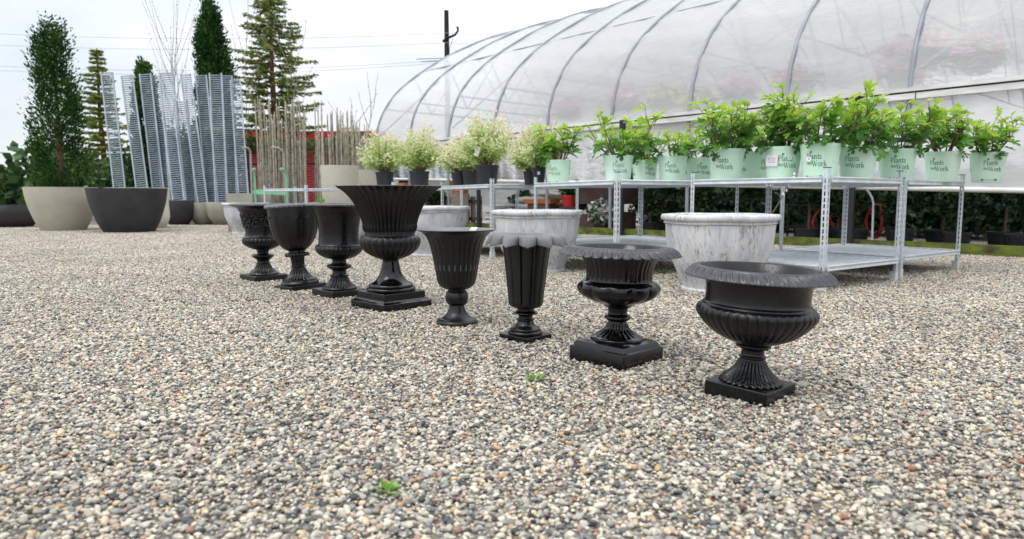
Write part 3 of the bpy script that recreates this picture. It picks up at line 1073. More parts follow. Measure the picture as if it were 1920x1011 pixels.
# plants that stand inside the greenhouse, seen below the rolled curtain
def topiary(px, inset, label, crown_r, crown_z, group, pot_r=0.19, leaves=1500):
    p = gh_pt(on_wall(px), inset, 0)
    t = thing("topiary_tree", label, "topiary", p, 0, group)
    nursery_pot_mb(pot_r, 0.26).build("pot", M['black_pot'], t, 40)
    mb = MB()
    mb.tube([(0, 0, 0.2), (0.015, 0.01, 0.5), (0, 0, crown_z)], [0.022, 0.019, 0.016], 8)
    mb.build("trunk", M['bark'], t, 60)
    C, A, B = leaf_sphere(leaves, (0, 0, crown_z + crown_r * 0.75), crown_r, 0.05, 0.35, 1.05, 0.3)
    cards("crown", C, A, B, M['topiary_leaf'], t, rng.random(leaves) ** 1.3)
    return t


tops = [(1650, .9, "round bay standard inside the greenhouse, right of the red hose"), (1600, 1.9, "bay standard behind the black post at the right"),
        (1560, .8, "bay standard in front of the arched pale pipe"), (1512, 1.2, "bay standard between the red hose loops"),
        (1478, .75, "bay standard in a wide pot just inside the mossy plank"), (1436, 1.5, "bay standard behind the weathered bowl's twig"),
        (1395, 2.3, "shaded bay standard above the big white bowl"), (1352, 1.0, "bay standard rising over the middle of the big white bowl"),
        (1306, 1.8, "bay standard beside the slotted post over the big white bowl"), (1262, .9, "bay standard left of the big white bowl"),
        (1222, 1.5, "slim bay standard with a bright green stem"), (1192, 2.4, "dim bay standard deep in the greenhouse, behind its first gap"),
        (1160, 1.0, "bay standard right of the dark brown crate, by the slotted posts"), (1135, 2.0, "dim bay standard behind the dark brown crate's right end"),
        (1700, 1.6, "bay standard beyond the end of the shelves"), (1760, .9, "large bay standard at the open greenhouse side"),
        (1830, 1.5, "bay standard farthest along the open side"), (1900, .9, "bay standard at the near end of the greenhouse")]
for i, (px, ins, lab) in enumerate(tops):
    topiary(px, ins, lab, 0.27 + 0.05 * ((i * 7) % 4) / 4, 0.50 + 0.12 * ((i * 5) % 3), "bay standards inside the greenhouse", 0.19 + 0.03 * (i % 3))
# a deeper mass of nursery stock, added to keep the shaded interior dark
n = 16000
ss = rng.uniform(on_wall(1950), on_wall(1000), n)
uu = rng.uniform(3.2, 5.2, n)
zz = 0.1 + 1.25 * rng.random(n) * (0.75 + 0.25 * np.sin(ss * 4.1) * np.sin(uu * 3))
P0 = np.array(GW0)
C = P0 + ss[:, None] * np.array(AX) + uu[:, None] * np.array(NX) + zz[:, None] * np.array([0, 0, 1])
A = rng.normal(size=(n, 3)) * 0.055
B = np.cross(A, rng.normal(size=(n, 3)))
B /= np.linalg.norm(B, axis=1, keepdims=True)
tag(cards("dark_stock_fill", C, A, B * 0.05, M['topiary_leaf'], None, rng.random(n) ** 1.6), "leafy nursery stock added to keep the greenhouse depth dark", "plants", kind="stuff")

# red hose looped over a rail inside
t = thing("hose", "red hose hung in loops inside the greenhouse behind the shelves", "hose", gh_pt(on_wall(1512), 1.25, 0))
for k, (ds, w_, z0, z1) in enumerate(((0.30, 0.13, 0.08, 0.56), (0.02, 0.13, 0.16, 0.72), (-0.10, 0.08, 0.12, 0.66), (-0.52, 0.12, 0.10, 0.64))):
    mb = MB()
    path = []
    for i in range(17):
        a = TAU * i / 16
        path.append(AX * (ds + w_ * math.sin(a)) + NX * (0.03 * k + 0.05 * math.cos(a * 2)) + Vector((0, 0, (z0 + z1) / 2 - (z1 - z0) / 2 * math.cos(a))))
    mb.tube(path, 0.021, 8, False)
    mb.build("hose_loop", M['red_plastic'], t, 60)
mb = MB()
mb.tube([AX * 0.9 + Vector((0, 0, 0.62)), AX * -0.9 + Vector((0, 0, 0.62))], 0.018, 8)
mb.build("rail", M['black_post'], t, 60)
for d in (0.9, -0.9):
    mb = MB()
    mb.tube([AX * d, AX * d + Vector((0, 0, 0.62))], 0.018, 8)
    mb.build("leg", M['black_post'], t, 60)
mb = MB()
pa = gh_pt(on_wall(1548), 0.4, 0)
mb.tube([AX * (-0.55 * math.sin(a)) + Vector((0, 0, 0.62 + 0.42 * math.cos(a))) for a in np.linspace(-0.1, 1.45, 10)] + [AX * -0.56], 0.016, 8)
tag(mb.build("bent_pipe", M['galv_white'], None, 60, pa), "pale bent pipe arching beside the red hose", "pipe")

# goods that stand inside the far half, seen under the curtain
def soil_bag(p, rz, label, sx=0.34, sy=0.24, sz=0.085):
    mb = MB()
    nx, ny = 12, 8
    for sgn in (1, -1):
        vs = []
        for i in range(nx + 1):
            for j in range(ny + 1):
                x, y = -1 + 2 * i / nx, -1 + 2 * j / ny
                e = max(0, (1 - x ** 4) * (1 - y ** 4))
                z = sz * e ** 0.5 * (0.85 + 0.12 * math.sin(x * 5 + p[0] * 9) + 0.1 * math.sin(y * 6 + p[1] * 7))
                vs.append((x * sx, y * sy, sz + sgn * z * 0.98))
        fs = [(i * (ny + 1) + j, (i + 1) * (ny + 1) + j, (i + 1) * (ny + 1) + j + 1, i * (ny + 1) + j + 1) for i in range(nx) for j in range(ny)]
        mb.add(vs, fs if sgn > 0 else [tuple(reversed(f)) for f in fs])
    o = mb.build("soil_bag", M['bag'], None, 60, p)
    o.rotation_euler = (0, 0, rz)
    tag(o, label, "bag", "white soil bags stacked in the greenhouse")


AZ = math.atan2(AX.y, AX.x)
lv = ("bottom", "second", "third", "fourth", "top")
for px, nm, n_ in ((893, "next to the black post", 4), (948, "beneath the willow tub's shelf", 5)):
    for k in range(n_):
        p = gh_pt(on_wall(px) + 0.05 * ((k * 3) % 4 - 1.5), 0.75 + 0.04 * (k % 2), 0.004 + 0.155 * k)
        nmk = lv[k] if k < n_ - 1 else "top"
        soil_bag(p, AZ + 0.12 * ((k * 5) % 3 - 1), "white plastic soil bag, %s of the stack %s" % (nmk, nm))
# logs on a rack, red pot, orange trough, crate, white flowers
lg = []
for k, (ds, dz) in enumerate(((0, 0.62), (0.03, 0.76))):
    mb = MB()
    c = gh_pt(on_wall(980), 1.0 + 0.1 * k, dz)
    mb.tube([AX * t_ * 0.75 + Vector((0, 0, 0.02 * math.sin(t_ * 3))) for t_ in np.linspace(-1, 1, 7)], [0.062, .066, .07, .066, .07, .066, .06], 12)
    tag(mb.build("log", M['wood'], None, 50, c), ("grey brown log lying on the bench, lower of two" if k == 0 else "grey brown log lying on top of another log"), "log")
t = thing("bench", "low timber bench carrying two logs inside the greenhouse", "bench", gh_pt(on_wall(980), 1.05, 0), AZ)
mb = MB(); mb.box(-0.9, 0.9, -0.25, 0.25, 0.50, 0.555); mb.build("bench_top", M['brown_crate'], t)
for sx in (-0.8, 0.8):
    for sy in (-0.2, 0.2):
        mb = MB(); mb.box(sx - .035, sx + .035, sy - .035, sy + .035, 0, 0.50); mb.build("leg", M['brown_crate'], t)
t = thing("trough", "orange plastic trough standing by the logs behind the shelf", "trough", gh_pt(on_wall(985), 0.5, 0.0), AZ)
mb = MB(); mb.box(-.36, .36, -.1, .1, 0.0, 0.62); mb.build("stand", M['brown_crate'], t)
mb = MB(); mb.add([(-.4, -.13, .62), (.4, -.13, .62), (.4, .13, .62), (-.4, .13, .62), (-.46, -.17, .72), (.46, -.17, .72), (.46, .17, .72), (-.46, .17, .72)], ((0, 3, 2, 1), (4, 5, 6, 7), (0, 1, 5, 4), (1, 2, 6, 5), (2, 3, 7, 6), (3, 0, 4, 7)))
mb.build("tray", M['orange'], t)
t = thing("potted_shrub", "small leafy shrub in a red pot inside the greenhouse", "potted plant", gh_pt(on_wall(1034), 0.55, 0.0))
mb = MB(); mb.box(-.2, .2, -.2, .2, 0, 0.56); mb.build("stand", M['brown_crate'], t)
mb = MB(); mb.lathe([(0, .56), (.13, .56), (.17, .76), (.19, .76), (.19, .80), (.165, .80), (.16, .75)], 24); mb.build("pot", M['red_plastic'], t, 40)
C, A, B = leaf_sphere(900, (0, 0, 1.0), 0.26, 0.045, 0.4, 0.9, 0.2)
cards("foliage", C, A, B, M['bush_leaf'], t, rng.random(900) * 0.8)
t = thing("crate", "large dark brown crate on a stack inside the greenhouse", "crate", gh_pt(on_wall(1085), 0.9, 0), AZ)
mb = MB(); mb.box(-.5, .5, -.35, .35, 0, .45); mb.box(-.58, .58, -.4, .4, .62, .98); mb.box(-.3, .3, -.2, .2, .45, .62); mb.build("body", M['brown_crate'], t)
mb = MB(); mb.box(-.60, .60, -.42, .42, .98, 1.02); mb.build("lid", M['wood'], t)
t = thing("flowering_plant", "white flowering plant under the shelf beside the mid white pot", "plant", gh_pt(on_wall(1106), 0.35, 0))
nursery_pot_mb(0.16, 0.2).build("pot", M['black_pot'], t, 40)
C, A, B = leaf_sphere(1100, (0, 0, 0.47), 0.30, 0.055, 0.4, 0.9, 0.2)
cards("foliage", C, A, B, M['white_flower'], t, rng.random(1100))

# orange pots and greens at the far end, seen over the big urn's rim
for k, (px, lab) in enumerate(((745, "orange clay pot with greens at the far greenhouse end, left of the willow tub"), (765, "orange clay pot with greens directly beside the curved pale pipe"), (842, "wide orange clay pot under the rolled curtain edge"))):
    t = thing("clay_pot", lab, "potted plant", gh_pt(on_wall(px), 0.35, 0), 0, "orange clay pots under the curtain")
    mb = MB(); mb.box(-.22, .22, -.22, .22, 0, .86); mb.build("stand", M['wood'], t)
    mb = MB(); mb.lathe([(0, .86), (.2, .86), (.26, 1.10), (.28, 1.10), (.28, 1.16), (.25, 1.16), (.24, 1.1)], 24); mb.build("pot", M['orange'], t, 40)
    C, A, B = leaf_sphere(500, (0, 0, 1.25), 0.24, 0.05, 0.4, 0.7, 0.2)
    cards("foliage", C, A, B, M['bush_leaf'], t, 0.4 + 0.6 * rng.random(500))

# hanging baskets and flower benches, dim through the film
hb = [(1665, 1.6, 2.95, 'flower_leaf', "pink flower basket hanging behind the film at the right edge"), (1600, 1.9, 2.75, 'flower_leaf', "pink flower basket hanging behind the film, second from the right edge"),
      (1560, 2.6, 3.2, 'flower_leaf', "small pink basket hung high behind the film"), (1405, 1.5, 2.75, 'flower_leaf', "magenta flower basket behind the film over the tall fig"),
      (1290, 1.6, 2.7, 'flower_leaf', "pink flower basket behind the film over the middle figs"), (1230, 1.3, 2.55, 'yellow_leaf', "yellow flower basket behind the film over the middle figs"),
      (1150, 1.6, 2.75, 'yellow_leaf', "yellow flower basket behind the film over the second fig"), (1075, 1.6, 2.85, 'flower_leaf', "pink flower basket behind the film over the first fig"),
      (965, 1.7, 2.8, 'flower_leaf', "pink flower basket behind the film over the largest willow"), (1760, 1.6, 2.8, 'flower_leaf', "pink flower basket behind the film near the greenhouse front")]
for px, ins, z, mt, lab in hb:
    t = thing("hanging_basket", lab, "flower basket", gh_pt(on_wall(px, 2.6), ins, z), 0, "flower baskets hanging inside the greenhouse")
    mb = MB(); mb.lathe([(0, -.2), (.10, -.2), (.2, 0), (.21, 0), (.21, .015), (.19, .015)], 20); mb.build("basket", M['black_pot'], t, 40)
    mb = MB()
    for a in (0, 2.1, 4.2):
        mb.tube([(.2 * math.cos(a), .2 * math.sin(a), 0), (0, 0, .55)], 0.004, 5)
    mb.tube([(0, 0, .55), (0, 0, max(.6, 3.3 - z))], 0.004, 5)
    mb.build("hanger", M['rib'], t)
    C, A, B = leaf_sphere(700, (0, 0, 0.06), 0.36, 0.07, 0.4, 0.75, 0.2)
    cards("foliage", C, A, B, M[mt], t, np.clip(rng.random(700) * 0.75 + 0.35 * (C[:, 2] > 0.05), 0, 1))

# boards and sticks that lean under the far curtain
t = thing("wooden_pallet", "weathered wooden pallet standing on edge under the curtain left of the soil bags", "pallet", gh_pt(on_wall(838), 0.55, 0), AZ)
for k in range(6):
    mb = MB(); mb.box(-.72 + .25 * k, -.52 + .25 * k, -.012, .012, 0.02, .80 - .02 * (k % 2)); mb.build("board", M['wood'], t)
for z in (.18, .62):
    mb = MB(); mb.box(-.74, .74, .013, .055, z, z + .08); mb.build("crosspiece", M['brown_crate'], t)
mb = MB()
mb.tube([AX * .25, AX * .05 + NX * -.10 + Vector((0, 0, .85))], .022, 6)
tag(mb.build("stick", M['orange'], None, 60, gh_pt(on_wall(842), .40, 0)), "orange brown stick leaning against the weathered pallet", "stick")
for k, (px, ins, r_, z_) in enumerate(((905, 1.3, .34, .62), (770, .9, .3, .72), (1010, 1.5, .36, .66))):
    topiary(px, ins, ("dim round bush behind the black post next to the soil bags", "low round bush under the curtain below the willows", "dim round bush behind the orange trough")[k], r_, z_ * .6, "bay standards inside the greenhouse", .18, 1300)

# ------------------------------------------------------------------ black garden urns
def plinth(parent, side, stack, mat, name="plinth"):
    """square base: stack of (half-size factor, z), corners slightly rounded"""
    mb = MB()
    ch = 0.004
    vs = []
    for f, z in stack:
        h = side / 2 * f
        for sx, sy in ((1, -1), (1, 1), (-1, 1), (-1, -1)):
            if sx * sy < 0:
                vs += [(sx * (h - ch), sy * h, z), (sx * h, sy * (h - ch), z)]
            else:
                vs += [(sx * h, sy * (h - ch), z), (sx * (h - ch), sy * h, z)]
    fs = []
    m = len(stack)
    for i in range(m - 1):
        for j in range(8):
            k = (j + 1) % 8
            fs.append((i * 8 + j, i * 8 + k, (i + 1) * 8 + k, (i + 1) * 8 + j))
    fs.append(tuple((m - 1) * 8 + j for j in range(8)))
    mb.add(vs, fs)
    return mb.build(name, mat, parent, 25)


def lobes(k, amp, z0, z1, convex=True, phase=0.0, edge=0.15, power=1.0):
    """flutes or gadroons between two heights"""
    def mod(T, t, r, z):
        f = np.abs(np.sin(k * (T + phase) / 2)) ** power
        d = edge * (z1 - z0)
        wgt = smoothstep(z0, z0 + d, z) * (1 - smoothstep(z1 - d, z1, z))
        rr = np.minimum(1, r / 0.03)
        return (r + amp * wgt * rr * ((f - 0.6) if convex else (0.6 - f))), z
    return mod


def chain(*mods):
    def mod(T, t, r, z):
        for m_ in mods:
            r, z = m_(T, t, r, z)
        return r, z
    return mod


def urn(px, py, label, rz=45, lean=(0, 0)):
    g = thing("garden_urn", label, "urn", ground(px, py) + Vector((0, 0, 0.004)), R(rz), "row of black garden urns")
    # lean given as tilt about the axis pointing away from the camera (to the right) and towards it
    if lean != (0, 0):
        m_ = Matrix.Rotation(R(lean[0]), 3, 'Y') @ Matrix.Rotation(R(lean[1]), 3, 'X') @ Matrix.Rotation(R(rz), 3, 'Z')
        g.rotation_euler = m_.to_euler()
    return g


def rope_rim(parent, Rr, z, a, k, mat, sq=0.8, twist=1):
    """a ring of twisted beads round a rim"""
    n, m = k * 6, 14
    T = np.arange(n)[:, None] * TAU / n
    ph = np.arange(m)[None, :] * TAU / m
    rad = a * (0.62 + 0.50 * np.abs(np.sin(k * T / 2 + twist * ph * 0.5)))
    r = Rr + rad * np.cos(ph)
    zz = z + rad * np.sin(ph) * sq
    V = np.stack([r * np.cos(T), r * np.sin(T), zz + 0 * T], -1).reshape(-1, 3)
    i = np.arange(n)[:, None]
    j = np.arange(m)[None, :]
    F = np.stack([i * m + j, ((i + 1) % n) * m + j, ((i + 1) % n) * m + (j + 1) % m, i * m + (j + 1) % m], -1).reshape(-1, 4)
    return link_mesh("rim", np_mesh("rim", V, F), mat, parent, 60)


# -- urn 1 : wreath ornament, first in the row
u = urn(495, 525, "black urn with a raised flower garland around its neck, smallest and first in the row", 45)
plinth(u, .314, [(1, -.012), (1, .046), (.985, .05)], M['urn'])
lathe_obj("stem", [(.10, .05), (.128, .05), (.128, .05), (.13, .058), (.122, .068), (.122, .068), (.098, .085), (.075, .11), (.06, .138), (.058, .146), (.058, .146), (.066, .15), (.066, .156), (.055, .16), (.052, .168), (.052, .168), (.06, .185), (.085, .205), (.098, .220), (.092, .229), (.06, .236), (.05, .245), (.05, .255), (.056, .268), (.056, .276)], 192, M['urn'], u, lobes(24, .010, .064, .148, True))
lathe_obj("bowl", [(.03, .268), (.06, .274), (.10, .288), (.145, .312), (.170, .338), (.176, .362), (.170, .382), (.170, .382), (.164, .39), (.150, .402), (.146, .43), (.150, .47), (.160, .53), (.176, .59), (.205, .645), (.245, .672), (.262, .678), (.262, .678), (.262, .690), (.262, .690), (.245, .694), (.20, .66), (.165, .60), (.14, .50), (.13, .44), (0.0, .42)], 224, M['urn'], u, lobes(28, .007, .272, .386, True, 0, .15, .5))
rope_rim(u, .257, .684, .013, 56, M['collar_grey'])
rope_rim(u, .166, .386, .007, 44, M['urn']).name = "bead_band"
mb = MB()
random.seed(3)
for q in range(8):
    a0 = TAU * q / 8
    for i in range(34):
        tt = TAU * i / 34
        a = a0 + 0.30 * math.cos(tt) + random.uniform(-.02, .02)
        z = .535 + .052 * math.sin(tt) + random.uniform(-.006, .006)
        rr = float(np.interp(z, [.43, .47, .53, .59, .645], [.146, .150, .160, .176, .205]))
        mb.blob((rr * math.cos(a), rr * math.sin(a), z), random.uniform(.008, .015), n=6, m=4)
    for i in range(16):
        a = a0 + random.uniform(-.17, .17)
        z = .535 + random.uniform(-.022, .03)
        rr = float(np.interp(z, [.43, .47, .53, .59, .645], [.146, .150, .160, .176, .205]))
        mb.blob((rr * math.cos(a), rr * math.sin(a), z), random.uniform(.007, .017), n=6, m=4)
    for i in range(10):
        a = a0 + TAU / 16 + random.uniform(-.06, .06)
        z = .54 + random.uniform(-.06, .06)
        rr = float(np.interp(z, [.43, .47, .53, .59, .645], [.146, .150, .160, .176, .205]))
        mb.blob((rr * math.cos(a), rr * math.sin(a), z), random.uniform(.009, .016), n=6, m=4)
mb.build("garland", M['urn_gloss'], u, 180)

# -- urn 2 : deep cup, leaning left
u = urn(563.5, 541.5, "black deep cup urn with a rope rim, leaning left, second in the row", 45, (-3.8, 0))
plinth(u, .309, [(1, -.012), (1, .033), (.985, .036)], M['urn'])
lathe_obj("stem", [(.13, .036), (.15, .036), (.15, .036), (.154, .05), (.146, .064), (.146, .064), (.140, .066), (.138, .078), (.138, .078), (.105, .095), (.078, .12), (.060, .150), (.049, .178), (.049, .178), (.060, .182), (.060, .188), (.050, .192), (.050, .192), (.051, .22), (.057, .266), (.057, .266), (.066, .27), (.066, .318)], 192, M['urn'], u, chain(lobes(22, .011, .07, .18, True), lobes(22, .005, .19, .268, True)))
rope_rim(u, .082, .282, .016, 18, M['urn'], 0.9).name = "leaf_collar"
lathe_obj("bowl", [(.04, .30), (.066, .316), (.105, .340), (.140, .382), (.170, .44), (.188, .51), (.197, .58), (.200, .65), (.200, .668), (.200, .668), (.203, .690), (.203, .690), (.188, .692), (.182, .66), (.175, .55), (.14, .47), (0.0, .46)], 224, M['urn_dull'], u, lobes(14, .005, .305, .60, True, 0, .12, .45))
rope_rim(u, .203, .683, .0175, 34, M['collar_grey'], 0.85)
mb = MB()
for q in range(14):
    a = TAU * (q + .5) / 14
    pts = []
    for i in range(9):
        tt = math.pi * i / 8
        aa = a + .15 * math.cos(tt)
        z = .605 - .022 * math.sin(tt)
        pts.append((.2005 * math.cos(aa), .2005 * math.sin(aa), z))
    mb.tube(pts, .0035, 5)
mb.build("scallop_trim", M['urn_dull'], u, 60)

# -- urn 3 : classic campana
u = urn(637, 554.5, "black campana urn with a smooth neck and beaded rim, left of the largest urn", 45, (0.6, 0))
plinth(u, .304, [(1, -.012), (1, .048), (.985, .052)], M['urn_dull'])
lathe_obj("stem", [(.11, .052), (.128, .052), (.128, .052), (.130, .060), (.124, .068), (.124, .068), (.098, .088), (.075, .112), (.062, .142), (.062, .142), (.067, .148), (.067, .158), (.054, .164), (.052, .180), (.052, .190), (.060, .200), (.084, .212), (.094, .224), (.088, .236), (.060, .246), (.052, .258), (.055, .28)], 192, M['urn_dull'], u, lobes(26, .010, .066, .146, True))
lathe_obj("bowl", [(.03, .270), (.058, .278), (.105, .292), (.150, .318), (.174, .348), (.177, .366), (.172, .380), (.172, .380), (.164, .386), (.155, .396), (.150, .42), (.148, .47), (.153, .53), (.164, .59), (.182, .64), (.210, .675), (.232, .686), (.232, .686), (.233, .700), (.233, .700), (.220, .702), (.19, .67), (.15, .58), (.13, .45), (0.0, .42)], 224, M['urn'], u, lobes(30, .005, .276, .384, True, 0, .15, .5))
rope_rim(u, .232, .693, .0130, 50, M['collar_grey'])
rope_rim(u, .169, .384, .006, 48, M['urn']).name = "bead_band"

# -- urn 4 : the largest
u = urn(734, 575.6, "largest black urn with a wide fluted bell on a two step square base", 45)
plinth(u, .397, [(1, -.012), (1, .045), (.985, .048), (.95, .052), (.90, .064), (.875, .068), (.86, .069)], M['urn_gloss'], "lower_plinth")
plinth(u, .334, [(1, .069), (1, .108), (.985, .111)], M['urn_gloss'], "upper_plinth")
lathe_obj("stem", [(.14, .111), (.160, .111), (.160, .111), (.168, .120), (.168, .130), (.160, .138), (.150, .140), (.150, .140), (.153, .148), (.148, .158), (.142, .160), (.142, .160), (.115, .176), (.088, .205), (.070, .245), (.060, .290), (.056, .315), (.062, .338)], 128, M['urn_gloss'], u)
lathe_obj("bowl", [(.04, .315), (.062, .325), (.10, .340), (.150, .368), (.186, .402), (.202, .438), (.200, .468), (.186, .488), (.170, .494), (.170, .494), (.168, .50), (.170, .53), (.180, .58), (.196, .63), (.222, .69), (.258, .745), (.302, .790), (.345, .818), (.348, .824), (.348, .824), (.342, .826), (.342, .826), (.295, .796), (.25, .75), (.21, .68), (.18, .60), (.16, .51), (0.0, .50)], 44 * 10, M['urn_dull'], u,
          chain(lobes(26, .011, .33, .492, True, 0, .18, .42), lobes(44, .012, .505, .86, False, 0, .06, .8)))

# -- urn 5 : round foot, ball stem, trumpet
u = urn(857, 608, "black trumpet urn on a ball stem and round foot, white label inside its rim", 0)
lathe_obj("foot", [(.10, -.012), (.118, -.01), (.118, -.01), (.122, .008), (.118, .022), (.104, .032), (.095, .034), (.095, .034), (.078, .045), (.060, .065), (.049, .09), (.044, .112), (.044, .118)], 96, M['urn_dull'], u)
lathe_obj("stem_ball", [(.040, .112), (.048, .114), (.062, .128), (.068, .152), (.067, .175), (.058, .194), (.052, .200), (.052, .206), (.06, .212)], 96, M['urn_dull'], u)
lathe_obj("bowl", [(.03, .204), (.06, .209), (.085, .217), (.104, .236), (.114, .262), (.121, .300), (.130, .350), (.139, .400), (.150, .450), (.162, .490), (.178, .520), (.200, .543), (.228, .556), (.231, .558), (.231, .558), (.2305, .561)], 288, M['urn_dull'], u, chain(lobes(24, .0042, .225, .545, True, 0, .18, .6)))
lathe_obj("inner_lip", [(.2315, .5612), (.230, .5635), (.226, .5632), (.205, .555), (.178, .535), (.155, .49), (.135, .40), (.11, .30), (0.0, .29)], 96, M['collar_grey'], u)  # sky reflection on the lip put into its grey colour
mb = MB()
a = math.atan2(-.02, .15)
Ml = Matrix.Rotation(R(62), 4, 'Z') @ Matrix.Translation(Vector((.196, 0, .556))) @ Matrix.Rotation(R(-38), 4, 'Y')
mb.box(-.014, .014, -.022, .022, -.001, .0015, Ml)
mb.build("label", M['white_label'], u)

# -- urn 6 : tall tapered vase with petal collar
u = urn(984.7, 636, "tall tapering black urn topped by a pale grey collar of drooping petals", 45, (0.8, 0))
plinth(u, .200, [(1, -.012), (1, .024), (.985, .027)], M['urn_gloss'])
lathe_obj("stem", [(.08, .027), (.090, .027), (.090, .027), (.092, .038), (.084, .046), (.080, .047), (.080, .047), (.081, .056), (.070, .064), (.052, .076), (.042, .095), (.040, .098), (.040, .098), (.048, .102), (.048, .108), (.038, .112), (.038, .124), (.046, .130), (.063, .136), (.064, .142), (.048, .150), (.045, .158), (.05, .176)], 96, M['urn'], u)


def panels(T, t, r, z):
    f = np.abs(np.sin(6 * T))
    wgt = smoothstep(.172, .20, z) * (1 - smoothstep(.50, .53, z))
    return r - .008 * wgt * np.exp(-(f / .22) ** 2) + 0.002 * wgt * f, z


lathe_obj("bowl", [(.03, .166), (.065, .170), (.083, .178), (.090, .196), (.094, .24), (.102, .31), (.111, .39), (.120, .46), (.130, .51), (.140, .528), (.140, .528), (.125, .530), (.11, .42), (.085, .25), (0.0, .24)], 240, M['urn_dull'], u, panels)


def petals(T, t, r, z):
    k = 12
    f = np.abs(np.sin(k * T / 2))
    tip = f ** 0.62
    out = smoothstep(.25, 1.0, t) * (1 - smoothstep(1.0, 1.01, t))
    rr = r - (1 - tip) * .055 * out
    zz = z + (1 - tip) * .030 * out - .014 * out * (1 - np.abs(f)) ** 2 + .006 * np.sin(np.clip(out, 0, 1) * math.pi) * f - .0045 * out * np.exp(-((1 - f) / .012) ** 2)
    return rr, zz


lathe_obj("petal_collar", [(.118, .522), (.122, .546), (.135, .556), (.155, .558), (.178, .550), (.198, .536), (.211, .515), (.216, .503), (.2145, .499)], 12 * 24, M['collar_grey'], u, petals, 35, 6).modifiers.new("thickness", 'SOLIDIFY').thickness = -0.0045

# -- urns 7 and 8 : shallow wide bowls with leaf rims


def leaf_rim(parent, prof, k, mat, scal, swirl, relief):
    P = np.array(smooth_prof(prof, 7))
    span = P[:, 0].max() - P[:, 0].min()
    r0 = P[:, 0].min()

    def mod(T, t, r, z):
        o = np.clip((r - r0) / span, 0, 1)
        ph = k * T + swirl * (1 - o) * 2.2
        f = np.abs(np.sin(ph / 2))
        out = smoothstep(.35, 1.0, o)
        win = smoothstep(.22, .45, o) * (1 - .8 * smoothstep(.78, 1.0, o))
        z2 = z + relief * win * (f ** .5 - .6) + relief * .28 * win * np.sin(ph * 3 + 2 * o)
        return r - scal * out * (1 - f ** .7), z2 - scal * .35 * out * f ** .7
    o_ = lathe_obj("rim", P, k * 20, mat, parent, mod, 60, 5, True)
    return o_


u = urn(1155, 675, "glossy black low urn with a scalloped leaf rim on a large stepped square base", 45, (1.2, 0))
plinth(u, .310, [(1, -.012), (1, .058), (.985, .064), (.93, .067), (.90, .078), (.86, .088), (.78, .094), (.76, .096)], M['urn_gloss'])
lathe_obj("stem", [(.11, .096), (.122, .096), (.122, .096), (.123, .104), (.116, .110), (.108, .112), (.108, .112), (.098, .118), (.074, .132), (.054, .150), (.044, .170), (.041, .180), (.041, .180), (.052, .186), (.061, .196), (.056, .207), (.046, .214), (.044, .224), (.05, .244), (.063, .26)], 192, M['urn_gloss'], u, lobes(22, .008, .112, .176, True))
lathe_obj("bowl", [(.03, .238), (.058, .246), (.080, .262), (.13, .280), (.170, .302), (.186, .328), (.184, .350), (.172, .362), (.158, .366), (.158, .366), (.152, .374), (.150, .40), (.156, .44), (.168, .475), (.19, .50), (.21, .507), (.21, .507), (.212, .524), (.212, .524), (.205, .520), (.17, .47), (.14, .40), (.12, .37), (0.0, .36)], 256, M['urn_gloss'], u, chain(lobes(12, .011, .255, .365, True, .1, .3, .6), lobes(36, .004, .372, .49, True)))
leaf_rim(u, [(.205, .521), (.212, .527), (.219, .527), (.226, .520), (.226, .520), (.240, .517), (.256, .512), (.270, .503), (.277, .496), (.275, .492), (.25, .501), (.21, .506)], 38, M['urn_grey'], .017, 1.8, .010)

u = urn(1405, 739.5, "widest black urn with a flared leaf rim and ribbed belly, nearest the camera", 45, (2.4, 0.6))
u.scale = (.935, .935, 1.0)
plinth(u, .265, [(1, -.012), (1, .044), (.985, .048)], M['urn'])


def foot8(T, t, r, z):
    f = np.abs(np.sin(14 * T))
    wgt = smoothstep(.046, .056, z) * (1 - smoothstep(.128, .138, z))
    lo = 1 - smoothstep(.048, .075, z)
    return r + .010 * wgt * (f - .5) * np.clip(r / .08, .4, 1.3), z - .010 * lo * wgt * (f - .5)


lathe_obj("stem", [(.10, .048), (.118, .049), (.118, .049), (.120, .056), (.104, .068), (.082, .086), (.064, .106), (.052, .130), (.049, .138), (.049, .138), (.054, .142), (.0545, .148), (.047, .152), (.045, .164), (.047, .174), (.055, .178), (.068, .184), (.069, .191), (.062, .198), (.062, .205)], 28 * 12, M['urn'], u, foot8)
lathe_obj("bowl", [(.03, .190), (.060, .194), (.10, .206), (.15, .228), (.196, .262), (.226, .296), (.2345, .316), (.231, .332), (.220, .343), (.216, .344), (.216, .344), (.212, .350), (.206, .356), (.203, .370), (.203, .40), (.209, .43), (.226, .452), (.24, .459), (.24, .459), (.236, .484), (.236, .484), (.228, .482), (.20, .43), (.19, .37), (.21, .32), (.15, .25), (0.0, .24)], 40 * 9, M['urn'], u, lobes(40, .0065, .21, .345, True, 0, .22, .5))
leaf_rim(u, [(.229, .482), (.234, .4865), (.239, .486), (.244, .480), (.244, .480), (.256, .4775), (.272, .469), (.285, .460), (.2915, .453), (.290, .449), (.27, .458), (.235, .461)], 36, M['urn_grey'], .005, 2.2, .013)

# ------------------------------------------------------------------ whitewashed bowls
WP = smooth_prof([(0.0, 0.0), (.30, 0.0), (.30, 0.0), (.312, .012), (.310, .028), (.298, .036), (.298, .036), (.315, .09), (.352, .165), (.395, .26), (.428, .36), (.447, .46), (.456, .555), (.458, .578), (.458, .578), (.470, .583), (.472, .596), (.466, .602), (.470, .606), (.470, .606), (.488, .612), (.497, .632), (.490, .654), (.470, .662), (.45, .655), (.437, .64), (.437, .60), (.43, .46), (.38, .26), (.3, .12), (0.0, .11)], 5)
wp_me = None


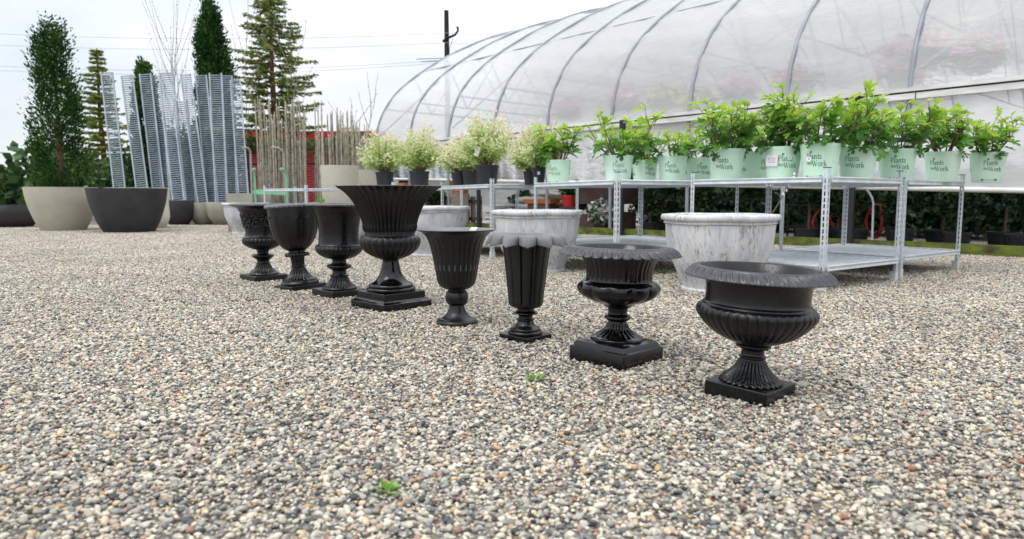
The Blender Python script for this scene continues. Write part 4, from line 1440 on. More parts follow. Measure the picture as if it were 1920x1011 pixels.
def white_bowl(px, py, s, rz, label, hs=1.0):
    global wp_me
    t = thing("white_bowl", label, "planter", ground(px, py), rz, "whitewashed clay bowls")
    if wp_me is None:
        P = [(r_, z_ - .006) for r_, z_ in WP]
        i0 = min(range(len(P)), key=lambda i: abs(P[i][1] - .572) + (0 if P[i][0] > .45 else 9))
        b_ = lathe_obj("body", P[:i0 + 1], 96, M['white_clay'], t, lambda T, tt, r, z: (r * (1 + .004 * np.sin(3 * T) + .003 * np.sin(7 * T + z * 20)), z), 60, 5, True)
        r_ = lathe_obj("rim", P[i0:], 96, M['white_clay'], t, lambda T, tt, r, z: (r * (1 + .004 * np.sin(3 * T)), z + .002 * np.sin(5 * T)), 60, 5, True)
        wp_me = (b_.data, r_.data)
    else:
        for nm, me in zip(("body", "rim"), wp_me):
            o = bpy.data.objects.new(nm, me)
            COL.objects.link(o)
            o.parent = t
    t.scale = (s, s, s * hs)
    return t


white_bowl(1346, 543, .945, 0.4, "big weathered white bowl under the slotted shelves, directly behind the widest urn")
white_bowl(1007, 507, .955, 2.1, "weathered white bowl directly behind the petal collared urn")
white_bowl(812, 478, .98, 3.6, "weathered white bowl half hidden behind the trumpet urn and the largest urn")
white_bowl(641, 468, .98, 5.0, "weathered white bowl mostly hidden behind the campana urn")
white_bowl(546, 447, .95, 1.2, "weathered white bowl of which only the rim shows over the deep cup urn")
white_bowl(463, 437, .98, 4.4, "weathered white bowl with brown stains beside the beige bowls, behind the garland urn")
# weed sprig that grows in one of the bowls
def weed(p, r, label, n=26, tall=0.6):
    C, A, B = [], [], []
    for i in range(n):
        a = random.uniform(0, TAU)
        el = random.uniform(.15, 1.2)
        d = Vector((math.cos(a) * math.cos(el), math.sin(a) * math.cos(el), math.sin(el) * tall))
        l = r * random.uniform(.35, .7)
        C.append(d * r * random.uniform(.4, .9))
        A.append(d * l * .6)
        B.append(d.cross(Vector((random.random() - .5, random.random() - .5, 1))).normalized() * l * .22)
    o = cards("weed", C, A, B, M['weed'], None, rng.random(n))
    o.location = p
    return tag(o, label, "weed")


wb = ground(641, 468)
weed(at(602, wb.y + .1, .68), .10, "small green weed sprouting over a white bowl's rim by the campana urn", 60, .8)
weed(ground(1006, 718) + Vector((0, 0, .008)), .05, "small green weed in the gravel in front of the tall petal urn", 40)
weed(ground(727, 928) + Vector((0, 0, .008)), .045, "small green weed in the gravel near the bottom of the picture", 40)
weed(ground(950, 496) + Vector((0, 0, .004)), .045, "tiny weed beside the white bowl behind the petal urn", 16)
weed(ground(1076, 490) + Vector((0, 0, .004)), .11, "flat weed patch under the shelf edge right of the middle white bowl", 50, .3)
weed(ground(1243, 514) + Vector((0, 0, .004)), .10, "thin weeds left of the big white bowl's foot", 30, .4)
weed(ground(1608, 530) + Vector((0, 0, .004)), .07, "thin weeds in the gravel under the nearest shelves", 26, .4)

# ------------------------------------------------------------------ slotted steel shelving
POST_H, SHELF_HI, SHELF_LO = .985, .915, .205


def slotted_post(parent, x, y, dx, dy):
    """angle post with two punched flanges; dx, dy say which way the flanges run"""
    mb = MB()
    wd, pitch, sl_h, sl_w, th = .042, .05, .034, .013, .0025
    for (ex, ey) in ((dx, 0), (0, dy)):
        z = .05
        nx_, ny_ = (0, -dy) if ex else (-dx, 0)

        def quad(a0, a1, z0, z1):
            vs = []
            for (a, zz) in ((a0, z0), (a1, z0), (a1, z1), (a0, z1)):
                vs.append((x + ex * a, y + ey * a, zz))
            for (a, zz) in ((a0, z0), (a1, z0), (a1, z1), (a0, z1)):
                vs.append((x + ex * a + (0 if ex else dx * th), y + ey * a + (0 if ey else dy * th), zz))
            mb.add(vs, ((0, 1, 2, 3), (7, 6, 5, 4), (0, 4, 5, 1), (1, 5, 6, 2), (2, 6, 7, 3), (3, 7, 4, 0)))
        c0, c1 = wd / 2 - sl_w / 2, wd / 2 + sl_w / 2
        quad(0.0 if ex else th, c0, .05, POST_H)
        quad(c1, wd, .05, POST_H)
        z = .05
        while z < POST_H - .02:
            e = min(z + pitch - sl_h, POST_H)
            quad(c0, c1, z, e)
            z += pitch
    o = mb.build("post", M['galv_white'], parent)
    mb = MB()
    mb.box(min(x, x + dx * .048) - .003, max(x, x + dx * .048) + .003, min(y, y + dy * .048) - .003, max(y, y + dy * .048) + .003, -.005, .085)
    mb.build("foot", M['foot'], o)
    mb = MB()
    mb.box(min(x, x + dx * .044) - .001, max(x, x + dx * .044) + .001, min(y, y + dy * .044) - .001, max(y, y + dy * .044) + .001, POST_H, POST_H + .006)
    mb.build("cap", M['black_post'], o)


def rack(N_, L_, D, label, lo=SHELF_LO):
    N_, L_ = Vector(N_).to_3d(), Vector(L_).to_3d()
    N_.z = L_.z = 0
    u_ = L_ - N_
    lu = u_.length
    u_.normalize()
    v_ = Vector((u_.y, -u_.x, 0))
    g = thing("shelving_rack", label, "shelving", N_, math.atan2(v_.y, v_.x), "galvanised shelving racks")
    for (x, y, dx, dy) in ((0, 0, 1, 1), (D, 0, -1, 1), (0, lu, 1, -1), (D, lu, -1, -1)):
        slotted_post(g, x, y, dx, dy)
    for zz, ins, nm in ((SHELF_HI, -.012, "upper_shelf"), (lo, -.012, "lower_shelf")):
        mb = MB()
        x0, x1, y0, y1 = -ins - .03, D + ins + .03, -ins - .03, lu + ins + .03
        x0, x1, y0, y1 = .006, D - .006, .006, lu - .006
        # corrugated deck
        n_ = int((y1 - y0) / .02)
        vs, fs = [], []
        for i in range(n_ + 1):
            y = y0 + (y1 - y0) * i / n_
            dz = (.004 if (i // 2) % 2 else -.004)
            sag = -.006 * math.sin(math.pi * i / n_)
            vs += [(x0, y, zz + dz - .012), (x1, y, zz + dz - .012), (x0, y, zz + dz - .0145), (x1, y, zz + dz - .0145)]
        for i in range(n_):
            a, b_ = i * 4, (i + 1) * 4
            fs += [(a, a + 1, b_ + 1, b_), (a + 2, b_ + 2, b_ + 3, a + 3)]
        mb.add(vs, fs)
        # rolled lips on the four sides: a top roll and a sloping skirt
        e = .02
        for (ax, ay, bx, by, nx_, ny_) in ((0, 0, D, 0, 0, -1), (0, lu, D, lu, 0, 1), (0, 0, 0, lu, -1, 0), (D, 0, D, lu, 1, 0)):
            tx, ty = (bx - ax), (by - ay)
            ln = math.hypot(tx, ty)
            tx, ty = tx / ln, ty / ln
            a0, a1 = .045, ln - .045
            pr = [(-.004, .0), (.012, .003), (.022, -.004), (.014, -.022), (.018, -.040), (.006, -.046), (.004, -.022), (-.004, -.012)]
            vs = []
            for a in (a0, a1):
                for (o_, dz) in pr:
                    vs.append((ax + tx * a + nx_ * o_, ay + ty * a + ny_ * o_, zz + dz))
            k = len(pr)
            fs = [(j, (j + 1) % k, k + (j + 1) % k, k + j) for j in range(k)] + [tuple(range(k)), tuple(range(2 * k - 1, k - 1, -1))]
            mb.add(vs, fs)
        # stiffeners under the deck
        for f in (.33, .67):
            mb.box(.02, D - .02, lu * f - .015, lu * f + .015, zz - .04, zz - .018)
        mb.build(nm, M['galv'], g)
    return g


rack((2.49, 5.51), (1.69, 6.60), 1.25, "slotted steel rack carrying the large figs, its corner post behind the widest urn")
rack((3.64, 6.46), (2.88, 7.46), 1.35, "slotted steel rack at the near end of the row of racks")
rack((.975, 6.50), (.252, 8.0), 1.5, "slotted steel rack carrying the smaller figs, between the middle and big white bowls", .285)
rack((-.255, 8.55), (-1.035, 10.15), 1.25, "slotted steel rack carrying the black willow tubs left of the middle white bowl", .25)
rack((-1.78, 10.4), (-2.62, 11.9), 1.15, "slotted steel rack mostly hidden behind the largest urn")
rack((-3.72, 12.6), (-4.72, 13.25), 0.75, "empty slotted steel rack in front of the bamboo canes")

# ------------------------------------------------------------------ lettering (small serif alphabet drawn as ribbons)
TK, TN = .105, .04
GL = {
    'P': (.62, [([(.14, 0), (.14, 1)], TK), ([(.14, .97), (.40, .97), (.53, .86), (.55, .72), (.50, .55), (.36, .46), (.16, .46)], .08), ([(.0, .02), (.30, .02)], TN), ([(.0, .98), (.2, .98)], TN)]),
    'W': (1.05, [([(.12, 1), (.36, 0)], TK), ([(.36, 0), (.56, .95)], TN), ([(.50, 1), (.74, 0)], TK), ([(.74, 0), (.96, 1)], TN), ([(0, .98), (.26, .98)], TN), ([(.84, .98), (1.06, .98)], TN)]),
    'l': (.30, [([(.15, 0), (.15, 1.02)], TK), ([(.02, .02), (.29, .02)], TN), ([(.03, 1.0), (.15, 1.0)], TN)]),
    'a': (.50, [([(.06, .52), (.18, .62), (.31, .60), (.36, .48), (.36, .06), (.46, .02)], .10), ([(.35, .38), (.15, .30), (.07, .18), (.10, .05), (.22, .02), (.35, .14)], .075)]),
    'n': (.58, [([(.13, 0), (.13, .64)], TK), ([(.14, .48), (.25, .61), (.37, .62), (.43, .50), (.43, 0)], .11), ([(.01, .02), (.25, .02)], TN), ([(.32, .02), (.56, .02)], TN), ([(.02, .62), (.13, .62)], TN)]),
    't': (.36, [([(.17, .85), (.17, .12), (.23, .02), (.34, .06)], .11), ([(.02, .62), (.33, .62)], .06)]),
    's': (.42, [([(.35, .50), (.28, .61), (.15, .61), (.08, .49), (.15, .38), (.30, .27), (.35, .14), (.26, .02), (.12, .02), (.05, .15)], .085)]),
    'h': (.58, [([(.13, 0), (.13, 1.02)], TK), ([(.14, .48), (.25, .61), (.37, .62), (.43, .50), (.43, 0)], .11), ([(.01, .02), (.25, .02)], TN), ([(.32, .02), (.56, .02)], TN)]),
    'o': (.56, [([(.27, .62), (.12, .54), (.07, .31), (.12, .09), (.27, .01), (.43, .09), (.48, .31), (.43, .54), (.27, .62)], .095)]),
    'r': (.42, [([(.13, 0), (.13, .64)], TK), ([(.14, .44), (.24, .60), (.38, .58)], .09), ([(.01, .02), (.27, .02)], TN), ([(.02, .62), (.13, .62)], TN)]),
    'k': (.58, [([(.13, 0), (.13, 1.02)], TK), ([(.16, .30), (.42, .60)], .06), ([(.25, .38), (.50, .03)], .12), ([(.01, .02), (.25, .02)], TN), ([(.34, .60), (.54, .60)], TN), ([(.36, .02), (.58, .02)], TN)]),
    '5': (.5, [([(.42, .95), (.12, .95), (.10, .55), (.30, .58), (.42, .40), (.35, .10), (.08, .05)], .07)]),
    '2': (.5, [([(.08, .78), (.20, .95), (.38, .88), (.38, .65), (.08, .05), (.46, .07)], .07)]),
    '.': (.25, [([(.10, .02), (.16, .10)], .10)]),
    ' ': (.3, []),
}


def text_quads(s, x, y, h):
    """list of quads (four (x, y)) for a line of text"""
    q = []
    for chh in s:
        wd_, strokes = GL[chh]
        for pts, tk in strokes:
            for (ax, ay), (bx, by) in zip(pts[:-1], pts[1:]):
                dx, dy = bx - ax, by - ay
                ln = math.hypot(dx, dy) or 1
                ox, oy = -dy / ln * tk / 2, dx / ln * tk / 2
                ex, ey = dx / ln * tk * .2, dy / ln * tk * .2
                q.append([(x + h * px_, y + h * py_) for px_, py_ in ((ax + ox - ex, ay + oy - ey), (ax - ox - ex, ay - oy - ey), (bx - ox + ex, by - oy + ey), (bx + ox + ex, by + oy + ey))])
        x += wd_ * h
    return q, x


def text_w(s, h):
    return sum(GL[c][0] for c in s) * h


PR, PH = .165, .285             # green pot: rim radius, height


def pot_r(z, r=PR, h=PH):
    return r * (.80 + .17 * min(1, z / (h * .88)))


def pot_text(parent, ink, angs):
    H1, H2 = .046, .046
    for a in angs:
        qs = []
        qs += text_quads("Plants", -.070, .158, H1)[0]
        qs += text_quads("that", -.066, .114, .026)[0]
        qs += text_quads("Work", -.022, .098, H2)[0]
        # little leaf emblem over the words
        for k in range(6):
            t0 = TAU * k / 6
            cx, cy = -.030 + .006 * math.cos(t0), .216 + .006 * math.sin(t0)
            qs.append([(cx - .0035, cy - .0035), (cx + .0035, cy - .0035), (cx + .0035, cy + .0035), (cx - .0035, cy + .0035)])
        mb = MB()
        for q in qs:
            vs = []
            for (x, z) in q:
                rr = pot_r(z) + .0016
                ph = a + x / rr
                vs.append((rr * math.cos(ph), rr * math.sin(ph), z))
            mb.add(vs, [(0, 1, 2, 3)])
        mb.build("lettering", ink, parent)


def green_pot_mesh():
    mb = MB()
    r, h = PR, PH
    mb.lathe(smooth_prof([(0, .004), (r * .76, .004), (r * .76, .004), (r * .80, .012), (r * .97, h * .88), (r * .97, h * .88), (r * .985, h * .89), (r * .985, h * .89), (r * .985, h * .915), (r * .985, h * .915), (r * 1.0, h * .925), (r * 1.0, h * .925), (r * 1.005, h * .985), (r * 1.015, h), (r * 1.0, h * 1.005), (r * .96, h), (r * .95, h * .9)], 3), 48)
    me = bpy.data.meshes.new("pot")
    me.from_pydata(mb.v, [], mb.f)
    me.materials.append(M['mint'])
    me.shade_smooth()
    me.set_sharp_from_angle(angle=R(40))
    return me


GPM = green_pot_mesh()
FIG2D = []
for ang, ln, wd_ in ((-150, .34, .13), (-80 + 0, .0, 0),):
    pass


def fig_leaf_verts():
    """lobed fig leaf in its own plane, stalk at the origin, tip along +y, length 1"""
    half = [(0.03, 0.02), (0.20, -0.02), (0.36, 0.10), (0.42, 0.24), (0.30, 0.30), (0.20, 0.34), (0.34, 0.44), (0.46, 0.62), (0.44, 0.74), (0.32, 0.70), (0.15, 0.56), (0.13, 0.66), (0.20, 0.84), (0.16, 0.95), (0.0, 1.0)]
    pts = half + [(-x, y) for x, y in reversed(half[:-1])]
    return pts


FL = fig_leaf_verts()
FLC = [(0.0, 0.30), (0.0, .62)]


def leaf_mesh(name, leaves, mat, parent):
    """leaves: (base, along, side, normal, length, tint, droop)"""
    V, F, T = [], [], []
    n = len(FL)
    for (b, a, s, nn, ln, ti, dr) in leaves:
        k0 = len(V)
        for (x, y) in [(0.0, .35)] + FL:
            cup = .35 * abs(x) - dr * y * y * .5
            p = b + a * (y * ln) + s * (x * ln) + nn * (cup * ln)
            V.append(p)
            T.append(min(1, max(0, ti + .05 * (y - .5))))
        for i in range(n):
            F.append((k0, k0 + 1 + i, k0 + 1 + (i + 1) % n))
    me = np_mesh(name, [tuple(v) for v in V], F)
    at_ = me.attributes.new("tint", 'FLOAT', 'POINT')
    at_.data.foreach_set("value", np.array(T, dtype=np.float32))
    return link_mesh(name, me, mat, parent)


def fig(loc, face, label, s=1.0, seed=1, wide=.30, tall=.30, nst=8, ink='mint_ink', angs=(0, 2.15, 4.25), extra=None, leafk=1.0):
    """potted fig: mint pot with lettering, bare brown stems, lobed leaves; face = direction the lettering looks"""
    rd = random.Random(seed)
    g = thing("potted_fig", label, "potted plant", loc, 0, "fig trees in mint green pots")
    p = bpy.data.objects.new("pot", GPM)
    COL.objects.link(p)
    p.parent = g
    p.rotation_euler = (0, 0, face)
    p.scale = (s, s, s)
    pot_text(p, M[ink], angs)
    if seed % 2:
        mb = MB()
        for k in range(9):
            a = -.5 + .11 * k
            rr = pot_r(.012) + .0012
            wv = .009 if k in (0, 8) else .003
            mb.box(-.0004, .0004, -wv, wv, -.003 - (.004 if k in (0, 8) else 0), .003 + (.004 if k in (0, 8) else 0), Matrix.Rotation(a, 4, 'Z') @ Matrix.Translation(Vector((rr, 0, .014))))
        mb.build("drain_marks", M['black_post'], p)
    soil_disc(PR * .95 * s, PH * .9 * s, g)
    z0 = PH * .9 * s
    leaves = []
    sm = MB()

    def put_leaf(b, d, ln, ti):
        d = (d + Vector((rd.uniform(-.5, .5), rd.uniform(-.5, .5), rd.uniform(-.75, .15)))).normalized()
        sd_ = d.cross(Vector((rd.uniform(-.4, .4), rd.uniform(-.4, .4), 1)))
        sd_ = (sd_.normalized() if sd_.length > .05 else Vector((1, 0, 0)))
        nn = sd_.cross(d).normalized()
        st = b + d * ln * .25
        sm.tube([b, st], [.0022, .0018], 4, False)
        leaves.append((st, d, sd_, nn, ln, ti, rd.uniform(.1, .9)))

    def grow(p0, d, ln, r0, lvl):
        n_ = max(4, int(ln / .035))
        pts, p_ = [p0], p0.copy()
        for i in range(n_):
            d = (d + Vector((rd.uniform(-.16, .16), rd.uniform(-.16, .16), .10 if lvl == 0 else .13))).normalized()
            p_ = p_ + d * (ln / n_)
            pts.append(p_.copy())
            f = (i + 1) / n_
            if f > (.26 if lvl == 0 else .1) and rd.random() < .62:
                rel = (p_.z - z0) / max(tall, .01)
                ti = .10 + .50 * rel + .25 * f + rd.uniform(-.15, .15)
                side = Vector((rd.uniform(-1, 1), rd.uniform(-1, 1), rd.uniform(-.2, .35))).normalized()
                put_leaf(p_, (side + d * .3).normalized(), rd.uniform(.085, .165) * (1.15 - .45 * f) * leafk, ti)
            if lvl == 0 and .3 < f < .85 and rd.random() < .38:
                sd = Vector((rd.uniform(-1, 1), rd.uniform(-1, 1), rd.uniform(.3, 1))).normalized()
                grow(p_.copy(), sd, ln * rd.uniform(.3, .5), r0 * .6, 1)
        rs = [r0 * (1 - .55 * i / n_) for i in range(n_ + 1)]
        sm.tube(pts, rs, 6)
        for k in range(3 if lvl == 0 else 2):
            put_leaf(p_, (d + Vector((rd.uniform(-.7, .7), rd.uniform(-.7, .7), .3))).normalized(), rd.uniform(.04, .075) * leafk, rd.uniform(.75, 1.0))
    for k in range(nst):
        a = TAU * (k + rd.uniform(-.3, .3)) / nst
        sp = rd.uniform(.2, 1.15)
        ln = math.hypot(wide * sp, tall * (1.05 - .45 * sp)) * rd.uniform(.65, 1.15)
        d = Vector((math.cos(a) * wide * sp, math.sin(a) * wide * sp, tall * (1.0 - .5 * sp))).normalized()
        grow(Vector((.06 * math.cos(a) * s, .06 * math.sin(a) * s, z0)), d, ln, .0075, 0)
    # low leaves that hang over the rim
    for k in range(7):
        a = rd.uniform(0, TAU)
        b = Vector((math.cos(a) * PR * .8 * s, math.sin(a) * PR * .8 * s, z0 + rd.uniform(.03, .09)))
        put_leaf(b, Vector((math.cos(a), math.sin(a), -.35)), rd.uniform(.08, .12) * leafk, rd.uniform(.05, .45))
    for (dx, dz, hgt) in (extra or ()):
        b = Vector((dx * .4, 0, z0))
        path = [b, Vector((dx * .7, 0.02, z0 + hgt * .5)), Vector((dx, 0, z0 + hgt))]
        sm.tube(path, [.008, .006, .004], 6)
        for k in range(5):
            put_leaf(path[-1] - Vector((0, 0, .03 * k)), Vector((rd.uniform(-1, 1), rd.uniform(-.6, .6), .5)).normalized(), rd.uniform(.05, .09), rd.uniform(.8, 1))
    sm.build("stems", M['bark'], g, 60)
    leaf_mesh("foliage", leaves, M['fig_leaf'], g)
    return g


def toward_cam(p, off=0.0):
    return math.atan2(-p.y, -p.x) + off


figs = [
    # px, Y, scale, text offset (m of arc to the right -> radians), ink, wide, tall, seed, label, extra, stems
    (1046, 8.05, .92, -.45, 'pale_ink', .25, .34, 11, "bushy fig in a mint green pot, first of the figs, next to the willow tubs", None, 9),
    (1159, 7.35, .95, .05, 'pale_ink', .42, .27, 12, "wide spreading fig in a faded mint green pot behind the second slotted post", None, 9),
    (1208, 8.1, .92, .5, 'mint_ink', .30, .24, 13, "fig in a mint green pot half hidden behind the wide spreading fig's pot", None, 7),
    (1260, 7.35, .93, -.1, 'mint_ink', .26, .23, 14, "small fig in a mint green pot with clear dark lettering, left of a slotted post", None, 7),
    (1309, 7.75, .95, .35, 'mint_ink', .26, .25, 15, "low fig in a mint green pot peeping out between two larger pots", None, 6),
    (1361, 6.55, .99, -.25, 'mint_ink', .36, .36, 16, "leafy fig in a mint green pot with a round sticker, above the big white bowl", None, 10),
    (1414, 7.0, 1.0, -1.25, 'mint_ink', .30, .26, 17, "fig in a mint green pot partly hidden left of the pot with the price note", None, 7),
    (1466, 6.28, .99, .20, 'mint_ink', .30, .38, 18, "tallest fig, in a mint green pot with a pale pink price note", [(.02, 0, .47), (.13, 0, .40)], 9),
    (1536, 5.98, 1.0, -.30, 'mint_ink', .34, .32, 19, "fig in the brightest mint green pot, directly above the corner post", None, 10),
    (1606, 6.25, .99, -.28, 'mint_ink', .33, .33, 20, "fig in a mint green pot right of the corner post, leaf drooping over its lettering", None, 9),
    (1680, 6.6, 1.0, .1, 'mint_ink', .33, .33, 21, "fig in a mint green pot at the start of the nearest rack", None, 9),
    (1765, 7.0, 1.0, -.3, 'mint_ink', .33, .35, 22, "fig in a mint green pot in the middle of the nearest rack", None, 9),
    (1850, 7.1, 1.0, .2, 'mint_ink', .30, .30, 23, "fig in a mint green pot at the outer edge of the nearest rack", None, 9),
]
for (px, Y, s, off, ink, wd_, tl, seed, lab, ex, nst) in figs:
    p = at(px, Y, SHELF_HI)
    g = fig(p, toward_cam(p, off), lab, s, seed, wd_ * 1.05, tl * 1.22, nst + 1, ink, (0, 2.1, 4.2), ex)
    if seed == 18:
        rr = (pot_r(.16) + .004) * s
        a = toward_cam(p, -.62)
        mb = MB()
        mt = Matrix.Rotation(a, 4, 'Z') @ Matrix.Translation(Vector((rr, 0, .165 * s))) @ Matrix.Rotation(R(-4), 4, 'X')
        mb.box(-.0008, .0008, -.058, .058, -.050, .050, mt)
        nt_ = mb.build("price_note", M['paper'], g)
        mb = MB()
        q, _ = text_quads("5.22", -.040, -.020, .044)
        for qq in q:
            mb.add([mt @ Vector((.0018, x, z)) for x, z in qq], [(0, 1, 2, 3)])
        mb.build("handwriting", M['pen'], nt_)
    if seed in (16, 18, 19):
        aoff, zz = {16: (-.60, .175), 18: (.38, .185), 19: (-.60, .160)}[seed]
        mb = MB()
        rr = (pot_r(zz) + .003) * s
        mt = Matrix.Rotation(toward_cam(p, aoff), 4, 'Z') @ Matrix.Translation(Vector((rr, 0, zz * s)))
        k = 20
        rad = .02 if seed != 19 else .026
        mb.add([mt @ Vector((0, rad * math.cos(TAU * j / k), rad * math.sin(TAU * j / k))) for j in range(k)], [tuple(range(k))])
        mb.build("sticker", M['white_label'], g)
        mb = MB()
        for j in range(3):
            mb.box(.0004, .0008, -.008, .008, -.007 + .006 * j, -.004 + .006 * j, mt)
        mb.build("print", M['pen'], g)
    if seed == 19:
        mb = MB()
        mt = Matrix.Rotation(toward_cam(p, -1.1), 4, 'Z') @ Matrix.Translation(Vector((.15, 0, PH + .03))) @ Matrix.Rotation(R(24), 4, 'X')
        mb.box(-.0008, .0008, -.022, .022, -.05, .05, mt)
        mb.build("plant_tag", M['white_label'], g)


# ------------------------------------------------------------------ dappled willows in black tubs
def willow(loc, label, r, h, spread, tall, seed, twigs=70):
    rd = random.Random(seed)
    g = thing("potted_willow", label, "potted plant", loc, 0, "variegated willows in black tubs")
    nursery_pot_mb(r, h).build("pot", M['black_pot'], g, 40)
    soil_disc(r * .93, h * .9, g)
    tw = MB()
    C, A, B, T = [], [], [], []
    z0 = h * .9
    for k in range(twigs):
        a = rd.uniform(0, TAU)
        el = math.asin(min(1, rd.uniform(.10, 1.0) ** .8))
        ln = 1.0 * rd.uniform(.75, 1.08)
        end = Vector((math.cos(a) * math.cos(el) * spread * ln, math.sin(a) * math.cos(el) * spread * ln, tall * (.18 + .82 * math.sin(el)) * ln))
        b = Vector((.03 * math.cos(a), .03 * math.sin(a), z0))
        mid = Vector((end.x * .42, end.y * .42, end.z * .58))
        n_ = 9
        pts = []
        for i in range(n_ + 1):
            t = i / n_
            pts.append(b + mid * (2 * t * (1 - t)) + end * (t * t))
        tw.tube(pts, [.0045 * (1 - .75 * i / n_) for i in range(n_ + 1)], 4, False)
        m_ = 48
        for i in range(m_):
            t = .24 + .76 * (i / m_) ** .85
            p_ = b + mid * (2 * t * (1 - t)) + end * (t * t)
            d = (mid * (2 - 4 * t) + end * (2 * t)).normalized()
            side = Vector((rd.gauss(0, 1), rd.gauss(0, 1), rd.gauss(0, 1)))
            side = (side - d * side.dot(d)).normalized()
            if i > m_ - 6:
                p_ = p_ + d * rd.uniform(0, .05)
            else:
                p_ = p_ + side * rd.uniform(0.0, .045)
            la = (d * rd.uniform(.3, .9) + side).normalized()
            l = rd.uniform(.019, .036)
            C.append(p_ + la * l * .8)
            A.append(la * l)
            bb = la.cross(Vector((rd.gauss(0, 1), rd.gauss(0, 1), rd.gauss(0, 1))))
            B.append(bb.normalized() * l * .33)
            if t > .92 and end.z > tall * .5:
                ti = rd.uniform(.72, 1.0)
            else:
                ti = min(.84, max(0, rd.gauss(.30 + .40 * t * t, .20)))
            T.append(ti)
    tw.build("twigs", M['willow_bark'], g, 60)
    cards("foliage", C, A, B, M['willow_leaf'], g, T, .25)
    return g


for (px, Y, r, h, sp, tl, sd_, lab, tw_) in (
        (722, 11.2, .150, .245, .40, .62, 31, "variegated willow with pink tips in a black tub, leftmost, over the big urn's rim", 70),
        (787, 10.9, .157, .245, .41, .66, 32, "round variegated willow in a black tub over the right half of the big urn's rim", 80),
        (862, 10.0, .120, .20, .28, .42, 33, "small variegated willow in a small black tub, left of two close neighbours", 50),
        (884, 9.75, .130, .215, .30, .46, 34, "variegated willow in a black tub half hidden by the largest willow's tub", 52),
        (914, 9.10, .150, .255, .36, .62, 35, "largest variegated willow, in a wide black tub beside the slotted post", 84),
        (994, 8.75, .085, .165, .24, .40, 36, "variegated willow in a narrow black tub beside the first fig, the rear one", 44),
        (1010, 8.35, .085, .20, .30, .46, 37, "variegated willow in a black tub with a white sticker, against the first fig", 60),
        (1180, 8.6, .120, .22, .22, .25, 38, "small willow in a black tub deep behind the wide spreading fig", 24)):
    p = at(px, Y, SHELF_HI)
    g = willow(p, lab, r, h, sp * 1.12, tl * 1.12, sd_, int(tw_ * 1.15))
    if sd_ == 37:
        mb = MB()
        mt = Matrix.Rotation(toward_cam(p), 4, 'Z') @ Matrix.Translation(Vector((.083, 0, .125)))
        mb.box(-.0008, .0008, -.016, .016, -.018, .018, mt)
        mb.build("sticker", M['white_label'], g)
    if sd_ == 35:
        mb = MB()
        mt = Matrix.Translation(Vector((-.12, -.22, .42))) @ Matrix.Rotation(R(-90), 4, 'Z') @ Matrix.Rotation(R(-18), 4, 'X')
        mb.box(-.0008, .0008, -.03, .03, -.06, .06, mt)
        mb.build("plant_tag", M['white_label'], g)

# pussy willow twig standing in the big white bowl
wb = ground(1346, 543)
p0 = Vector((wb.x + .33, wb.y + .22, .35))
t = thing("catkin_twig", "bare twig with pale catkins sticking out of the big white bowl", "twig", p0)
pe = at(1493, p0.y - .05, zat(322, p0.y - .05)) - p0
pm = at(1462, p0.y - .02, zat(378, p0.y)) - p0
pts = [Vector((0, 0, 0)), pm * .55 + Vector((0, 0, -.01)), pm, pm * .5 + pe * .5, pe]
mb = MB(); mb.tube(pts, [.006, .0055, .005, .004, .0025], 6); mb.build("stem", M['bark'], t, 60)
mb = MB()
for f in (.25, .38, .5, .58, .72, .8, .92):
    q = pm.lerp(pe, f)
    mb.blob((q.x + .008 * math.sin(f * 40), q.y - .004, q.z), .009, (1, 1, 1.5))
mb.build("catkins", M['white_label'], t, 180)

# ------------------------------------------------------------------ far left: bowls, trellis panels, canes, trees, red building
def round_pot(name, label, p, prof, mat, group=None, inner=None):
    t = thing(name, label, "planter", p, 0, group)
    lathe_obj("body", prof, 64, mat, t)
    if inner:
        mb = MB()
        r_, z_ = inner
        mb.add([(r_ * math.cos(TAU * j / 32), r_ * math.sin(TAU * j / 32), z_) for j in range(32)], [tuple(range(32))])
        mb.build("soil", M['soil'], t)
    return t


def bowl_prof(r, h, b=.55):
    return [(0, 0), (r * b * .9, 0), (r * b * .9, 0), (r * b * 1.1, h * .05), (r * .84, h * .28), (r * .97, h * .58), (r * .995, h * .8), (r * .965, h), (r * .965, h), (r * .91, h), (r * .91, h), (r * .92, h * .7), (r * .6, h * .2), (0, h * .18)]


def tall_prof(r, h, b=.6):
    return [(0, 0), (r * b, 0), (r * b, 0), (r * (b + .16), h * .25), (r * .93, h * .65), (r, h), (r, h), (r * .94, h), (r * .94, h), (r * .86, h * .6), (0, h * .5)]


def m_at(px, py):
    """metres per photo pixel for a thing standing at that ground point"""
    return CH * 1.0053 / (py - HZ)


k = m_at(340, 422)
round_pot("planter_bowl", "dark charcoal round bowl standing left of the beige bowls", ground(336, 421.5), bowl_prof(29 * k, 46 * k), M['charcoal'], "fibre clay bowls")
round_pot("planter_bowl", "beige round bowl squeezed between the charcoal bowl and its beige twin", ground(383, 420.5), bowl_prof(27 * k, 42 * k), M['beige'], "fibre clay bowls")
round_pot("planter_bowl", "beige round bowl touching the stained white bowl", ground(421, 421.5), bowl_prof(31 * k, 43 * k), M['beige'], "fibre clay bowls")
k = m_at(262, 428)
round_pot("tall_planter", "tall cream planter standing behind the dark tapered planter", ground(262, 428), tall_prof(55 * k, 75 * k, .78), M['cream'], "tall planters")
k = m_at(243, 435)
round_pot("tall_planter", "tall dark tapered planter at the far left in front of the cream one", ground(243, 435), tall_prof(68 * k, 81 * k, .62), M['charcoal'], "tall planters")
k = m_at(120, 432)
round_pot("tall_planter", "tall sand coloured planter at the outer left", ground(120, 432), tall_prof(60 * k, 80 * k), M['cream_dark'], "tall planters")
